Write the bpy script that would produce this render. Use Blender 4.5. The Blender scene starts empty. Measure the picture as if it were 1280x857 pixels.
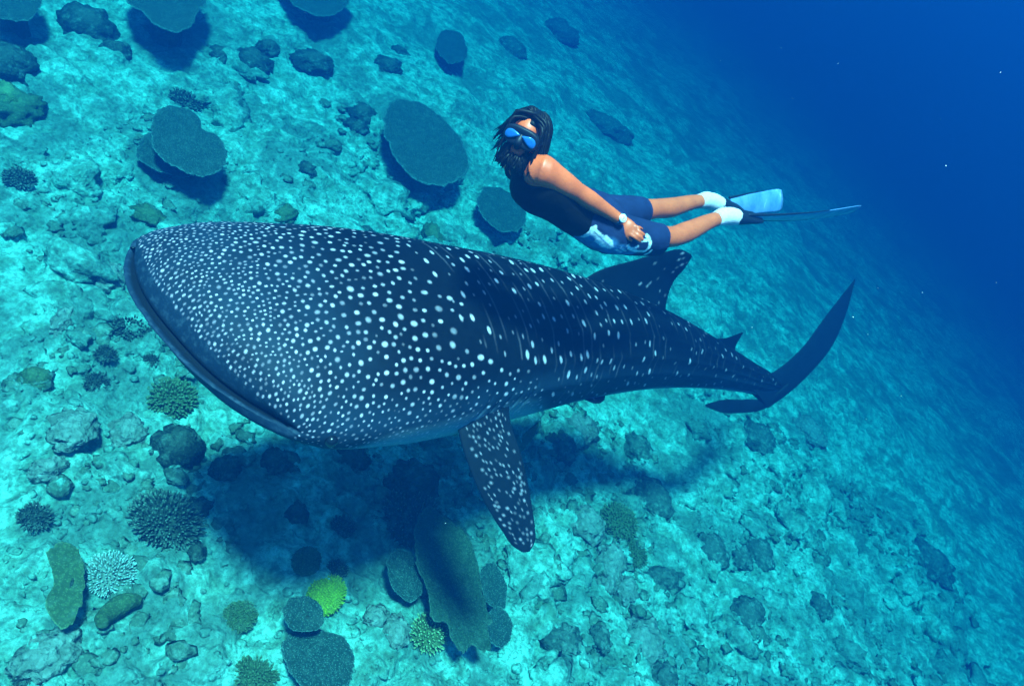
import bpy, bmesh, math, random
import numpy as np
from mathutils import Vector, Matrix
from mathutils.bvhtree import BVHTree

# ------------------------------------------------------------------ camera, sky, sun
scene = bpy.context.scene
COL = scene.collection
FPX = 914.0                                   # focal length in photograph pixels (1280 wide)
PITCH, ROLL = math.radians(42), math.radians(30)
CAM_Z = 4.75
Wc = np.array([math.cos(PITCH)*math.sin(ROLL), math.cos(PITCH)*math.cos(ROLL), math.sin(PITCH)])
Fc = np.array([0, 0, -1.0])
Yc = Fc - Wc*np.dot(Fc, Wc); Yc /= np.linalg.norm(Yc)
Xc = np.cross(Yc, Wc)
C2W = np.stack([Xc, Yc, Wc])                  # camera axes -> world axes
CAM = np.array([0.0, 0.0, CAM_Z])
cam_data = bpy.data.cameras.new('camera')
cam = bpy.data.objects.new('camera', cam_data); COL.objects.link(cam)
M4 = Matrix.Identity(4)
for i in range(3):
    for j in range(3): M4[i][j] = C2W[i, j]
    M4[i][3] = CAM[i]
cam.matrix_world = M4
cam_data.sensor_width = 36; cam_data.lens = FPX/1280*36
cam_data.clip_start = 0.05; cam_data.clip_end = 2000
scene.camera = cam

SUN_EL, SUN_AZ = math.radians(81), math.radians(205)     # azimuth the light comes from, clockwise from +Y
world = bpy.data.worlds.new('World'); scene.world = world; world.use_nodes = True
wn = world.node_tree; wn.nodes.clear()
sky = wn.nodes.new('ShaderNodeTexSky'); sky.sky_type = 'NISHITA'; sky.sun_disc = False
sky.sun_elevation = SUN_EL; sky.sun_rotation = SUN_AZ
bg = wn.nodes.new('ShaderNodeBackground'); bg.inputs['Strength'].default_value = 0.07
wo = wn.nodes.new('ShaderNodeOutputWorld')
wn.links.new(sky.outputs[0], bg.inputs[0]); wn.links.new(bg.outputs[0], wo.inputs[0])
sd = bpy.data.lights.new('sun', 'SUN'); sd.energy = 5.0; sd.angle = math.radians(9); sd.color = (1.0, 0.96, 0.9)
sun = bpy.data.objects.new('sun', sd); COL.objects.link(sun)
sdir = Vector((math.sin(SUN_AZ)*math.cos(SUN_EL), math.cos(SUN_AZ)*math.cos(SUN_EL), math.sin(SUN_EL)))
sun.rotation_euler = sdir.to_track_quat('Z', 'Y').to_euler(); sun.location = (0, 0, 30)
scene.view_settings.view_transform = 'Standard'; scene.view_settings.look = 'None'
scene.view_settings.gamma = 1; scene.view_settings.use_curve_mapping = False
scene.view_settings.exposure = 2.6
scene.cycles.volume_bounces = 1
scene.cycles.max_bounces = 6
scene.cycles.use_denoising = True

# ------------------------------------------------------------------ helpers
rng = np.random.default_rng(11)
def P(px, py, d):
    """world point at photograph pixel (px, py), d metres along the view axis"""
    c = np.array([(px-640)/FPX*d, (428.5-py)/FPX*d, -d])
    return CAM + C2W @ c
def PX(pts):
    c = (np.asarray(pts)-CAM) @ C2W
    return np.stack([640+FPX*c[..., 0]/-c[..., 2], 428.5-FPX*c[..., 1]/-c[..., 2], -c[..., 2]], -1)
def dirw(v): return C2W @ np.asarray(v, float)
def unit(v): v = np.asarray(v, float); return v/np.maximum(np.linalg.norm(v, axis=-1, keepdims=True), 1e-9)

def _h(ix, iy, iz, seed):
    n = (ix*374761393 + iy*668265263 + iz*1274126177 + seed*974711) & 0xffffffff
    n = ((n ^ (n >> 13))*1274126177) & 0xffffffff
    n = (n ^ (n >> 16)) & 0xffffff
    return n/float(0xffffff)
def vnoise(p, seed=0):
    p = np.asarray(p, float); f = np.floor(p); i = f.astype(np.int64); t = p-f; t = t*t*t*(t*(t*6-15)+10)
    r = 0
    for dx in (0, 1):
        wx = t[..., 0] if dx else 1-t[..., 0]
        for dy in (0, 1):
            wy = t[..., 1] if dy else 1-t[..., 1]
            for dz in (0, 1):
                wz = t[..., 2] if dz else 1-t[..., 2]
                r = r + wx*wy*wz*_h(i[..., 0]+dx, i[..., 1]+dy, i[..., 2]+dz, seed)
    return r*2-1
def fbm(p, octv=4, seed=0, gain=.5):
    p = np.asarray(p, float); a, s, r = 1.0, 0.0, 0
    for o in range(octv):
        r = r+a*vnoise(p*(2.03**o)+o*17.3, seed+o); s += a; a *= gain
    return r/s
def interp(x, xs, ys):
    """smooth (monotone-ish cubic) interpolation of columns ys at xs"""
    xs = np.asarray(xs, float); ys = np.asarray(ys, float); x = np.asarray(x, float)
    one = ys.ndim == 1
    if one: ys = ys[:, None]
    dx = np.diff(xs)[:, None]; sl = np.diff(ys, axis=0)/dx
    m = np.empty_like(ys); m[0] = sl[0]; m[-1] = sl[-1]
    m[1:-1] = (sl[:-1]*dx[1:]+sl[1:]*dx[:-1])/(dx[1:]+dx[:-1])
    if one:
        bad = sl[:-1]*sl[1:] <= 0; m[1:-1][bad] = 0
    k = np.clip(np.searchsorted(xs, x)-1, 0, len(xs)-2)
    h = dx[k]; t = ((x-xs[k])[..., None]/h)
    r = ((1+2*t)*(1-t)**2*ys[k] + t*(1-t)**2*h*m[k] + t*t*(3-2*t)*ys[k+1] + t*t*(t-1)*h*m[k+1])
    return r[..., 0] if one else r
def sstep(a, b, x): t = np.clip((np.asarray(x, float)-a)/(b-a), 0, 1); return t*t*(3-2*t)

def mesh_np(name, V, F, attrs=None, mat=None, smooth=True):
    """mesh from arrays; F is an (n,4) or (n,3) array, or a list of those"""
    V = np.asarray(V, np.float32); Fs = F if isinstance(F, list) else [F]
    Fs = [np.asarray(f, np.int32) for f in Fs if len(f)]
    me = bpy.data.meshes.new(name)
    me.vertices.add(len(V)); me.vertices.foreach_set('co', V.ravel())
    nl = sum(f.size for f in Fs); nf = sum(len(f) for f in Fs)
    me.loops.add(nl); me.polygons.add(nf)
    me.loops.foreach_set('vertex_index', np.concatenate([f.ravel() for f in Fs]))
    tot = np.concatenate([np.full(len(f), f.shape[1]) for f in Fs])
    me.polygons.foreach_set('loop_start', np.concatenate([[0], np.cumsum(tot)[:-1]]).astype(np.int32))
    me.polygons.foreach_set('use_smooth', np.full(nf, smooth))
    me.update(calc_edges=True); me.validate()
    for k, v in (attrs or {}).items():
        a = me.attributes.new(k, 'FLOAT', 'POINT'); a.data.foreach_set('value', np.asarray(v, np.float32).ravel())
    if mat: me.materials.append(mat)
    return me
def link(name, me, parent=None, loc=None):
    o = bpy.data.objects.new(name, me); COL.objects.link(o)
    if loc is not None: o.location = [float(q) for q in loc]
    if parent is not None: o.parent = parent
    return o
def tag(o, label=None, cat=None, group=None, kind=None):
    for k, v in (('label', label), ('category', cat), ('group', group), ('kind', kind)):
        if v: o[k] = v
    return o
def gridF(n, m, wrap=False, base=0):
    """quads of an n x m grid of points, second axis wrapping if wrap"""
    i = np.arange(n-1)[:, None]; j = np.arange(m if wrap else m-1)[None, :]; j2 = (j+1) % m
    return np.stack([i*m+j, i*m+j2, (i+1)*m+j2, (i+1)*m+j], -1).reshape(-1, 4)+base

class NT:
    """tiny node-tree writer"""
    def __init__(s, name):
        s.m = bpy.data.materials.new(name); s.m.use_nodes = True; s.t = s.m.node_tree; s.t.nodes.clear()
        s.out = s.n('ShaderNodeOutputMaterial'); s.b = s.n('ShaderNodeBsdfPrincipled'); s.t.links.new(s.b.outputs[0], s.out.inputs[0])
    def n(s, typ, **kw):
        x = s.t.nodes.new(typ)
        for k, v in kw.items(): setattr(x, k, v)
        return x
    def set(s, sock, v):
        if hasattr(v, 'is_output'): s.t.links.new(v, sock)
        else: sock.default_value = (*v, 1) if isinstance(v, tuple) and len(v) == 3 and sock.type == 'RGBA' else v
    def bs(s, **kw):
        for k, v in kw.items(): s.set(s.b.inputs[k.replace('_', ' ')], v)
    def attr(s, name): return s.n('ShaderNodeAttribute', attribute_name=name).outputs['Fac']
    def co(s, which='Object'): return s.n('ShaderNodeTexCoord').outputs[which]
    def noise(s, scale, detail=4, rough=.55, vec=None, dist=0):
        x = s.n('ShaderNodeTexNoise'); x.inputs['Scale'].default_value = scale; x.inputs['Detail'].default_value = detail
        x.inputs['Roughness'].default_value = rough; x.inputs['Distortion'].default_value = dist
        s.set(x.inputs['Vector'], vec if vec is not None else s.co()); return x.outputs['Fac']
    def voro(s, scale, vec=None, feature='F1', rnd=1.0):
        x = s.n('ShaderNodeTexVoronoi', feature=feature); x.inputs['Scale'].default_value = scale; x.inputs['Randomness'].default_value = rnd
        s.set(x.inputs['Vector'], vec if vec is not None else s.co()); return x.outputs['Distance']
    def ramp(s, fac, *stops):
        x = s.n('ShaderNodeValToRGB'); e = x.color_ramp.elements
        while len(e) < len(stops): e.new(.5)
        for q, (p, c) in zip(e, stops): q.position = p; q.color = (*c, 1) if not isinstance(c, float) else (c, c, c, 1)
        s.set(x.inputs[0], fac); return x.outputs[0]
    def mix(s, fac, a, b, mode='MIX'):
        x = s.n('ShaderNodeMix', data_type='RGBA', blend_type=mode); s.set(x.inputs[0], fac); s.set(x.inputs[6], a); s.set(x.inputs[7], b); return x.outputs[2]
    def math(s, op, a, b=0.0, clamp=False):
        x = s.n('ShaderNodeMath', operation=op, use_clamp=clamp); s.set(x.inputs[0], a); s.set(x.inputs[1], b); return x.outputs[0]
    def bump(s, h, strength=.4, dist=.02, normal=None):
        x = s.n('ShaderNodeBump'); x.inputs['Strength'].default_value = strength; x.inputs['Distance'].default_value = dist
        s.set(x.inputs['Height'], h)
        if normal is not None: s.set(x.inputs['Normal'], normal)
        return x.outputs[0]
# ------------------------------------------------------------------ seabed
def slope_z(x, y):
    q = (x*.80+y*.60)-2.6
    z = -.25*np.log1p(np.exp(np.clip(q/2.4, -30, 30)))*2.4
    return np.maximum(z, -30)
def seabed_z(x, y, fine=True):
    x = np.asarray(x, float); y = np.asarray(y, float)
    p = np.stack([x, y, np.zeros_like(x)], -1)
    z = slope_z(x, y)+.16*fbm(p*.55, 3, 3)
    r = fbm(p*1.7, 4, 21, .55)
    z = z+.10*np.maximum(r, -.15)
    if fine:
        fd = (1-sstep(6, 12, np.hypot(x-.8, y-3)))
        z = z+.085*fd*(np.abs(vnoise(p*3.3, 90))+.5*np.abs(vnoise(p*7.1+9, 91))-.3)
        n = 1-np.abs(fbm(p*4.2, 3, 40, .6))*2
        z = z+fd*.05*n*(.4+.9*sstep(-.3, .4, fbm(p*.9, 2, 60)))
        z = z+fd*.03*fbm(p*13, 2, 70, .6)
    return z
def axis(fine_lo, fine_hi, step, lo, hi, growth):
    a = list(np.arange(fine_lo, fine_hi, step)); s = step
    while a[-1] < hi: s = min(s*growth, 8); a.append(a[-1]+s)
    b = []; s = step; q = fine_lo
    while q > lo: s = min(s*growth, 8); q -= s; b.append(q)
    return np.array(b[::-1]+a)
gx = axis(-6.0, 8.4, .027, -90, 150, 1.03); gy = axis(-1.8, 10.5, .027, -60, 160, 1.03)
GX, GY = np.meshgrid(gx, gy, indexing='ij')
GZ = seabed_z(GX, GY)
sV = np.stack([GX, GY, GZ], -1).reshape(-1, 3)
def ground_hit(px, py, lift=0.0):
    """where the sight line through a pixel meets the seabed (raised by lift)"""
    d = C2W @ np.array([(px-640)/FPX, (428.5-py)/FPX, -1.0])
    t = np.arange(1.0, 60, .02); q = CAM+d*t[:, None]
    below = q[:, 2] < seabed_z(q[:, 0], q[:, 1], False)+lift+.04
    k = np.argmax(below) if below.any() else len(t)-1
    return q[k]
m = NT('seabed_sand'); c = m.co()
n1 = m.noise(1.3, 5, .6, c); n2 = m.noise(7, 6, .65, c); n3 = m.noise(24, 5, .75, c); v = m.voro(9, c); v2 = m.voro(26, c)
base = m.ramp(n2, (.30, (.10, .13, .09)), (.43, (.20, .36, .27)), (.56, (.34, .60, .47)), (.72, (.50, .76, .62)))
alg_shade = m.ramp(m.noise(4.2, 6, .68, c, .4), (.46, 0.0), (.62, 1.0))
base = m.mix(m.math('MULTIPLY', alg_shade, .62), base, (.13, .19, .11))  # algae tone that also paints in crevice shade, scattered by noise
patch = m.ramp(m.noise(1.1, 7, .68, c, .6), (.43, 1.0), (.53, 0.0))
base = m.mix(m.math('MULTIPLY', patch, .72), base, (.10, .145, .115))  # large dark patches: shade among the reef painted into the colour
base = m.mix(m.ramp(n3, (.36, 0.0), (.58, 1.0)), m.mix(.62, base, (.05, .07, .045)), base)
m.bs(Base_Color=base, Roughness=.95, Specular_IOR_Level=.1)
h = m.math('ADD', m.math('MULTIPLY', n2, 1.2), m.math('ADD', m.math('MULTIPLY', n3, .5), m.math('MULTIPLY', v2, -.5)))
m.bs(Normal=m.bump(h, .9, .035))
SAND = m.m
seabed = tag(link('seabed', mesh_np('seabed', sV, gridF(len(gx), len(gy)), None, SAND)), 'pale coral rubble seabed sloping down into deep blue water', 'seabed', kind='structure')
# ------------------------------------------------------------------ whale shark
SK = np.array([   # centre line: px, py, depth
    (209, 420, 3.18), (289, 415, 3.40), (397, 413, 3.75), (500, 412, 4.14), (600, 414, 4.56), (700, 418, 5.0), (800, 432, 5.5), (900, 461, 6.08), (970, 486, 6.5)])
SP = np.array([P(*q) for q in SK])
cum = np.concatenate([[0], np.cumsum(np.linalg.norm(np.diff(SP, axis=0), axis=1))])
LB = cum[-1]
NS, NTH = 940, 470
u = np.linspace(0, 1, NS); ss = (u*.55+u**2*.45)*1.0
ss[:40] = ss[40]*(np.linspace(0, 1, 41)[:40])**1.6
cen = interp(ss*LB, cum, SP)
fwd = -unit(np.gradient(cen, axis=0)); up0 = np.array([0, 0, 1.0])
lft = unit(np.cross(up0, fwd)); upv = unit(np.cross(fwd, lft))
prof = np.array([  # s, half width, height above, depth below
    (0, .565, .010, .010), (.006, .605, .075, .06), (.02, .64, .155, .11), (.05, .675, .235, .165), (.10, .70, .30, .225), (.17, .70, .355, .305), (.26, .66, .39, .415),
    (.34, .60, .40, .47), (.42, .545, .39, .425), (.50, .48, .375, .365), (.58, .41, .345, .315), (.70, .30, .285, .24), (.82, .19, .215, .17), (.92, .11, .15, .125), (.97, .07, .12, .11), (1, .02, .07, .07)])
pw, pt, pb = (interp(ss, prof[:, 0], prof[:, k]) for k in (1, 2, 3))
tt = np.linspace(0, 1, NTH, endpoint=False)
th = np.interp(tt, [0, .78, 1], [math.radians(-40), math.radians(165), math.radians(320)])
ct, st = np.cos(th), np.sin(th)
def sup(v, n): return np.sign(v)*np.abs(v)**(2/n)
S2, T2 = np.meshgrid(ss, th, indexing='ij')
cy = np.where(st >= 0, sup(ct, 2.15), sup(ct, 2.5)); cz = np.where(st >= 0, sup(st, 2.15), sup(st, 2.5))
Y = pw[:, None]*cy[None, :]
Z = np.where(st[None, :] >= 0, pt[:, None], pb[:, None])*cz[None, :]
# rounded plan of the broad snout, lower jaw pushed a little forward
rec = .15*cy[None, :]*np.exp(-S2/.14) + .17*np.abs(cy[None, :])**2.6*np.exp(-S2/.10) + (.028*np.exp(-S2/.012)*sstep(0, .12, st)[None, :]) - .022*np.exp(-S2/.03)*sstep(0, .15, -st)[None, :]*(1-np.abs(cy[None, :])**6)
# longitudinal ridges on the back and flanks
for a0, amp in ((60, .010), (36, .012), (15, .008), (120, .010), (144, .012), (165, .008)):
    g = np.exp(-((np.degrees(th)-a0)/5.0)**2)[None, :]*(amp*sstep(.3, .42, S2)*(1-.6*sstep(.8, 1, S2)))
    Z = Z+g*np.abs(st)[None, :]*.9; Y = Y+g*np.sign(ct)[None, :]*np.abs(ct)[None, :]*.9
# gill folds above the breast fin
for k in range(5):
    s0 = .285+.02*k
    g = np.exp(-((S2-s0-.02*np.sin(T2*2))/.0035)**2)*np.exp(-((np.degrees(T2)-(8))/24)**2)*.006
    Y = Y-g*np.sign(cy)[None, :]
lump = .006*fbm(np.stack([Y*14, S2*60, Z*14], -1), 3, 12)*np.exp(-S2/.03)*(st < 0)[None, :]
BV = cen[:, None, :] + lft[:, None, :]*Y[..., None] + upv[:, None, :]*Z[..., None] - fwd[:, None, :]*(rec+lump)[..., None]
arcA = np.concatenate([np.zeros((NS, 1)), np.cumsum(np.linalg.norm(np.diff(BV, axis=1), axis=2), axis=1)], 1)
jd = int(np.argmin(np.abs(th-math.pi/2))); arcA = -(arcA-arcA[:, jd:jd+1])      # + on the left flank
Sm = np.maximum(ss[:, None]*LB+rec*.6, 0)
dark = np.zeros((NS, NTH)); spot = np.zeros((NS, NTH))
elev = np.degrees(th)[None, :]+np.zeros((NS, 1)); side = np.where(elev > 90, 180-elev, elev)
elev_n = side+10*fbm(BV*1.6, 3, 5)
belly = (1-sstep(-20, -2, elev_n-14*sstep(.07, .16, S2)*(1-sstep(.34, .46, S2))+8*sstep(.4, .5, S2)))*sstep(.05, .13, S2)
tanA = unit(np.gradient(BV, axis=1)); tanS = unit(np.gradient(BV, axis=0))
sres = np.linalg.norm(np.gradient(BV, axis=0), axis=2); ares = np.linalg.norm(np.gradient(BV, axis=1), axis=2)
def splat(i, j, rs, ra, val, soft=.35, skew=0.0):
    """one pale spot: rs metres along the body, ra metres round it"""
    R = max(rs, ra)*1.7
    di = int(R/max(sres[i, j], 1e-4))+2; dj = int(R/max(ares[i, j], 1e-4))+2
    i0, i1, j0, j1 = max(0, i-di), min(NS, i+di+1), max(0, j-dj), min(NTH, j+dj+1)
    d = BV[i0:i1, j0:j1]-BV[i, j]
    a = d@tanA[i, j]; s = d@tanS[i, j]; s = s+skew*a
    w = np.sqrt((s/rs)**2+(a/ra)**2)
    spot[i0:i1, j0:j1] = np.maximum(spot[i0:i1, j0:j1], val*(1-sstep(1-soft, 1+soft, w)))
sr = random.Random(4)
def pitch(S, A, el):
    """distance between spots"""
    p = .024+.013*sstep(.15, .9, S)+.018*sstep(.8, 1.5, S)
    top = sstep(25, 65, el)
    p = p*(1+.40*top*sstep(.2, .8, S))
    p = p*(1-.25*(1-sstep(8, 34, el))*sstep(.3, .9, S))
    return p
SEND = 2.05
cell = {}; pts = []
fi = np.arange(NS)[Sm[:, jd] < SEND+.5]
wts = (sres*ares)[:len(fi)]; wts = wts/(.02+Sm[:len(fi)])**1.3
cand = np.random.default_rng(3).choice(wts.size, 130000, p=(wts/wts.sum()).ravel())
for q in cand:
    i, j = divmod(int(q), NTH); S, A, el = Sm[i, j], arcA[i, j], side[i, j]
    lim = SEND-.75*sstep(25, 60, el)+.12*math.sin(A*9)
    if S > lim or el < -12+14*sstep(.5, .9, S)*0 or ss[i] < .008: continue
    p = pitch(S, A, el)*(.62+.55*sr.random()); b = BV[i, j]
    key = tuple((b/.09).astype(int)); ok = True
    for dx in (-1, 0, 1):
        for dy in (-1, 0, 1):
            for dz in (-1, 0, 1):
                for (o, po) in cell.get((key[0]+dx, key[1]+dy, key[2]+dz), ()):
                    if ((o-b)**2).sum() < (max(p, po)*.93)**2: ok = False; break
                if not ok: break
            if not ok: break
        if not ok: break
    if not ok: continue
    cell.setdefault(key, []).append((b, p)); pts.append((i, j, p))
for (i, j, p) in pts:
    S, el = Sm[i, j], side[i, j]; sz = sr.random()
    r = p*(.185+.085*sz)*(1-.15*sstep(1.0, 1.6, S))
    val = (.22+.70*sr.random())*(.65+.35*sstep(-12, 5, el))
    if sr.random() < .16 and S > .7: val *= .45; r *= .8
    splat(i, j, r*sr.uniform(.95, 1.3), r*sr.uniform(.8, 1.05), val, .42)
# columns of spots with fine pale bars between them
kcol = 0; S = 1.25
Sd = Sm[:, jd]
while S < LB-.1:
    i = int(np.argmin(np.abs(Sd-S))); fade = .88-.55*sstep(2.2, LB, S)
    A = -.9+sr.uniform(0, .16)+(.08 if kcol % 2 else 0)
    amax = min(arcA[i].max(), 1.6)
    while A < amax:
        ii = int(np.clip(np.argmin(np.abs(Sd-(S+.010*math.sin(A*4+kcol)+sr.uniform(-.012, .012)))), 0, NS-1))
        j = int(np.argmin(np.abs(arcA[ii]-A))); el = side[ii, j]
        start = SEND-.75*sstep(25, 60, el)+.04
        if S > start and el > -14:
            big = sr.random()
            skew = .75*(1-sstep(4, 26, el))
            r = (.0070+.0085*big)*(1-.25*sstep(3, LB, S))
            if sr.random() < .86: splat(ii, j, r*.82, r*sr.uniform(1.25, 1.75), (.25+.75*big)*fade, .35, skew)
        A += sr.uniform(.075, .16)*(1+.25*sstep(2.4, 4, S))
    # bars
    ib = S+.04
    for seg in range(9):
        if sr.random() < .25: continue
        a0 = sr.uniform(-.7, 1.0); a1 = a0+sr.uniform(.12, .38); vv = sr.uniform(.03, .13)*fade
        for A in np.arange(a0, a1, .012):
            ii = int(np.argmin(np.abs(Sd-(ib+.010*math.sin(A*4+kcol)))))
            j = int(np.argmin(np.abs(arcA[ii]-A)))
            if abs(arcA[ii, j]-A) > .02 or side[ii, j] < -6: continue
            if ib > SEND-.75*sstep(25, 60, side[ii, j])+.1: splat(ii, j, .006, .016, vv*math.sin(math.pi*(A-a0)/(a1-a0)+.2), .5)
    S += .074+.024*sr.random(); kcol += 1
spot *= .8+.3*fbm(BV*60, 2, 9)
# dark slit between the lips; plain lips in front of the spots
slit = np.where(st[None, :] > 0, np.exp(-(S2/.0012)**2), 0*S2)
lip = 1-sstep(.005, .016, S2)
flank = np.clip((1-sstep(4, 46, elev_n))*1.0*(1-.6*sstep(1.6, 3.2, Sm))+.55*(1-sstep(.25, 1.05, Sm)), 0, 1)
gridV = [BV.reshape(-1, 3)]; gridFc = [gridF(NS, NTH, True)]
# roll the lower lip inwards before the mouth closes
low = sstep(0, -.2, st)[:, None] if False else (st < 0)[:, None].astype(float)
up_edge = BV[0][::-1]
ring1 = BV[0]-fwd[0]*(.018*low)+upv[0]*(.002*low); ring2 = BV[0]-fwd[0]*(.034*low)+upv[0]*(-.004*low)
at_spot = [spot.ravel()]; at_belly = [(belly*(1-.4*sstep(.5, 1, S2))).ravel()]; at_slit = [slit.ravel()]; at_lip = [lip.ravel()]
nv = NS*NTH
jj = np.arange(NTH)
for ring_, sl0 in ((ring1, .0), (ring2, 1.0)):
    gridV.append(ring_); at_spot.append(np.zeros(NTH)); at_belly.append(np.zeros(NTH)); at_slit.append(np.where(st > 0, 1.0, sl0)); at_lip.append(np.ones(NTH))
    prev = (0 if nv == NS*NTH else nv-NTH)
    gridFc.append(np.stack([nv+jj, nv+(jj+1) % NTH, prev+(jj+1) % NTH, prev+jj], -1)); nv += NTH
# close both ends
for ring in (0, NS-1):
    rb = ring*NTH if ring else nv-NTH
    gridV.append((BV[ring] if ring else ring2).mean(0)[None]); at_spot.append([0]); at_belly.append([0]); at_slit.append([1 if ring == 0 else 0]); at_lip.append([0])
    jj = np.arange(NTH); idx = nv; nv += 1
    f = np.stack([np.full(NTH, idx), rb+jj, rb+(jj+1) % NTH], -1)
    gridFc.append(f if ring else f[:, ::-1])
def fin(lead, trail, thick, spots=0, seed=0, n=70, mch=60, rad=(.010, .017), pale=0.0, root_flare=.5, nrm=None):
    """closed aerofoil between a leading and a trailing edge, both (px, py, depth) from root to tip"""
    global nv
    Lp = np.array([P(*q) for q in lead]); Tp = np.array([P(*q) for q in trail])
    def resample(Q):
        c = np.concatenate([[0], np.cumsum(np.linalg.norm(np.diff(Q, axis=0), axis=1))]); return interp(np.linspace(0, c[-1], n), c, Q)
    Lr, Tr = resample(Lp), resample(Tp); v = np.linspace(0, 1, n)
    w = np.linspace(0, 1, mch); w = (1-np.cos(w*math.pi))/2
    G = Lr[:, None]*(1-w)[None, :, None]+Tr[:, None]*w[None, :, None]
    nn = unit(np.cross(np.gradient(G, axis=0), np.gradient(G, axis=1)))
    prof_ = (1.5*np.sqrt(np.clip(w, 0, 1))*(1-w)**.9+.04*np.sin(w*math.pi))*thick
    hgt = prof_[None, :]*(1-.86*v[:, None]**.8)*(1+root_flare*np.exp(-v[:, None]/.06))
    sp = np.zeros((n, mch)); fr = random.Random(seed); cs = []
    for _ in range(spots*30):
        if len(cs) >= spots: break
        a, b = fr.uniform(.03, .96), fr.uniform(.1, .93); q = G[int(a*(n-1)), int(np.argmin(abs(w-b)))]
        if all(((q-o)**2).sum() > (rad[1]*2.5)**2 for o, *_ in cs): cs.append((q, fr.uniform(*rad), fr.uniform(.10, .45)))
    ax = unit(Lr[-1]-Lr[0])
    for q, r, val in cs:
        d = G-q; al = d@ax; dd = np.sqrt(np.maximum((d**2).sum(-1)-al**2, 0)+(al/1.45)**2)
        sp = np.maximum(sp, val*(1-sstep(.6, 1.35, dd/r)))
    for sgn in (1, -1):
        gridV.append((G+nn*hgt[..., None]*sgn).reshape(-1, 3))
        f = gridF(n, mch, False, nv); gridFc.append(f if sgn > 0 else f[:, ::-1])
        at_spot.append(sp.ravel()*(1 if sgn else 0)); at_belly.append(np.full(n*mch, pale)); at_slit.append(np.zeros(n*mch)); at_lip.append(np.zeros(n*mch)); nv += n*mch
# first dorsal
fin([(700, 372, 5.02), (745, 340, 5.08), (790, 326, 5.2), (826, 316, 5.3), (852, 312, 5.36), (863, 317, 5.4)],
    [(835, 430, 5.62), (832, 396, 5.62), (833, 378, 5.6), (842, 352, 5.54), (856, 335, 5.46), (865, 321, 5.41)], .055, 18, 2, rad=(.006, .011))
# breast fin, near side
fin([(566, 500, 4.02), (572, 535, 3.97), (588, 588, 3.96), (607, 630, 3.98), (628, 664, 4.02), (641, 682, 4.05), (653, 690, 4.06)],
    [(640, 470, 4.2), (637, 522, 4.15), (652, 570, 4.11), (662, 615, 4.1), (668, 655, 4.09), (669, 676, 4.08), (662, 689, 4.07)], .045, 150, 3, rad=(.003, .0075))
# breast fin, far side
fin([(500, 330, 4.5), (515, 318, 4.75), (535, 330, 5.1), (560, 345, 5.4)], [(560, 345, 4.7), (575, 340, 4.9), (590, 345, 5.2), (580, 350, 5.45)], .04, 20, 4)
# second dorsal
fin([(872, 440, 5.95), (893, 424, 6.0), (908, 422, 6.05), (928, 415, 6.12)], [(922, 470, 6.2), (917, 446, 6.18), (920, 432, 6.16), (929, 416, 6.13)], .022, 0, 5)
# tail fin: long upper lobe with its notch, short lower lobe
fin([(930, 478, 6.2), (968, 464, 6.44), (1003, 434, 6.66), (1029, 399, 6.86), (1050, 372, 7.0), (1068, 349, 7.12)],
    [(960, 510, 6.42), (985, 492, 6.56), (1013, 466, 6.74), (1041, 431, 6.93), (1057, 394, 7.06), (1069, 351, 7.13)], .035, 0, 6)
fin([(985, 478, 6.5), (965, 495, 6.42), (930, 499, 6.25), (900, 500, 6.1), (882, 505, 6.02)], [(975, 498, 6.5), (955, 511, 6.4), (925, 516, 6.24), (900, 515, 6.1), (882, 508, 6.02)], .02, 0, 7)
# pelvic fin
fin([(700, 478, 4.9), (714, 489, 4.88), (726, 497, 4.88), (742, 504, 4.9)], [(760, 476, 5.15), (757, 488, 5.12), (756, 498, 5.08), (750, 504, 5.0)], .02, 3, 8)
m = NT('shark_skin'); c = m.co()
sp_, be_, sl_, li_ = m.attr('spot'), m.attr('belly'), m.attr('slit'), m.attr('lip')
skin = m.ramp(m.noise(3.2, 5, .6, c), (.3, (.0008, .0014, .0024)), (.7, (.0022, .0036, .0060)))
skin = m.mix(m.math('MULTIPLY', m.ramp(m.noise(24, 5, .7, c), (.4, 0.0), (.7, 1.0)), .35), skin, (.006, .0095, .014))
skin = m.mix(m.math('MULTIPLY', m.attr('flank'), m.ramp(m.noise(5, 4, .6, c), (.3, .45), (.7, 1.0))), skin, (.015, .035, .062))
skin = m.mix(m.math('MULTIPLY', li_, .75), skin, (.006, .016, .032))
skin = m.mix(m.math('MULTIPLY', m.math('MULTIPLY', li_, m.ramp(m.noise(30, 5, .7, c), (.5, 0.0), (.66, 1.0))), .7), skin, (.03, .05, .075))
skin = m.mix(be_, skin, (.20, .27, .32))
skin = m.mix(sp_, skin, (.80, .56, .68))
skin = m.mix(sl_, skin, (.004, .006, .008))
m.bs(Base_Color=skin, Roughness=.6, Specular_IOR_Level=.08)
m.bs(Normal=m.bump(m.noise(90, 4, .6, c), .25, .006))
SHARK_BASE = SP[4].copy(); SHARK_BASE[2] -= .45
allV = np.concatenate(gridV)-SHARK_BASE
me = mesh_np('whale_shark', allV, [f for f in gridFc if f.shape[1] == 4]+[f for f in gridFc if f.shape[1] == 3],
    dict(spot=np.concatenate(at_spot), belly=np.concatenate(at_belly), slit=np.concatenate(at_slit), lip=np.concatenate(at_lip), flank=np.concatenate([flank.ravel(), np.full(len(allV)-NS*NTH, .12)])), m.m)
shark = tag(link('whale_shark', me, None, SHARK_BASE), 'huge dark blue whale shark covered in white spots, swimming over the reef', 'shark')

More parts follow.
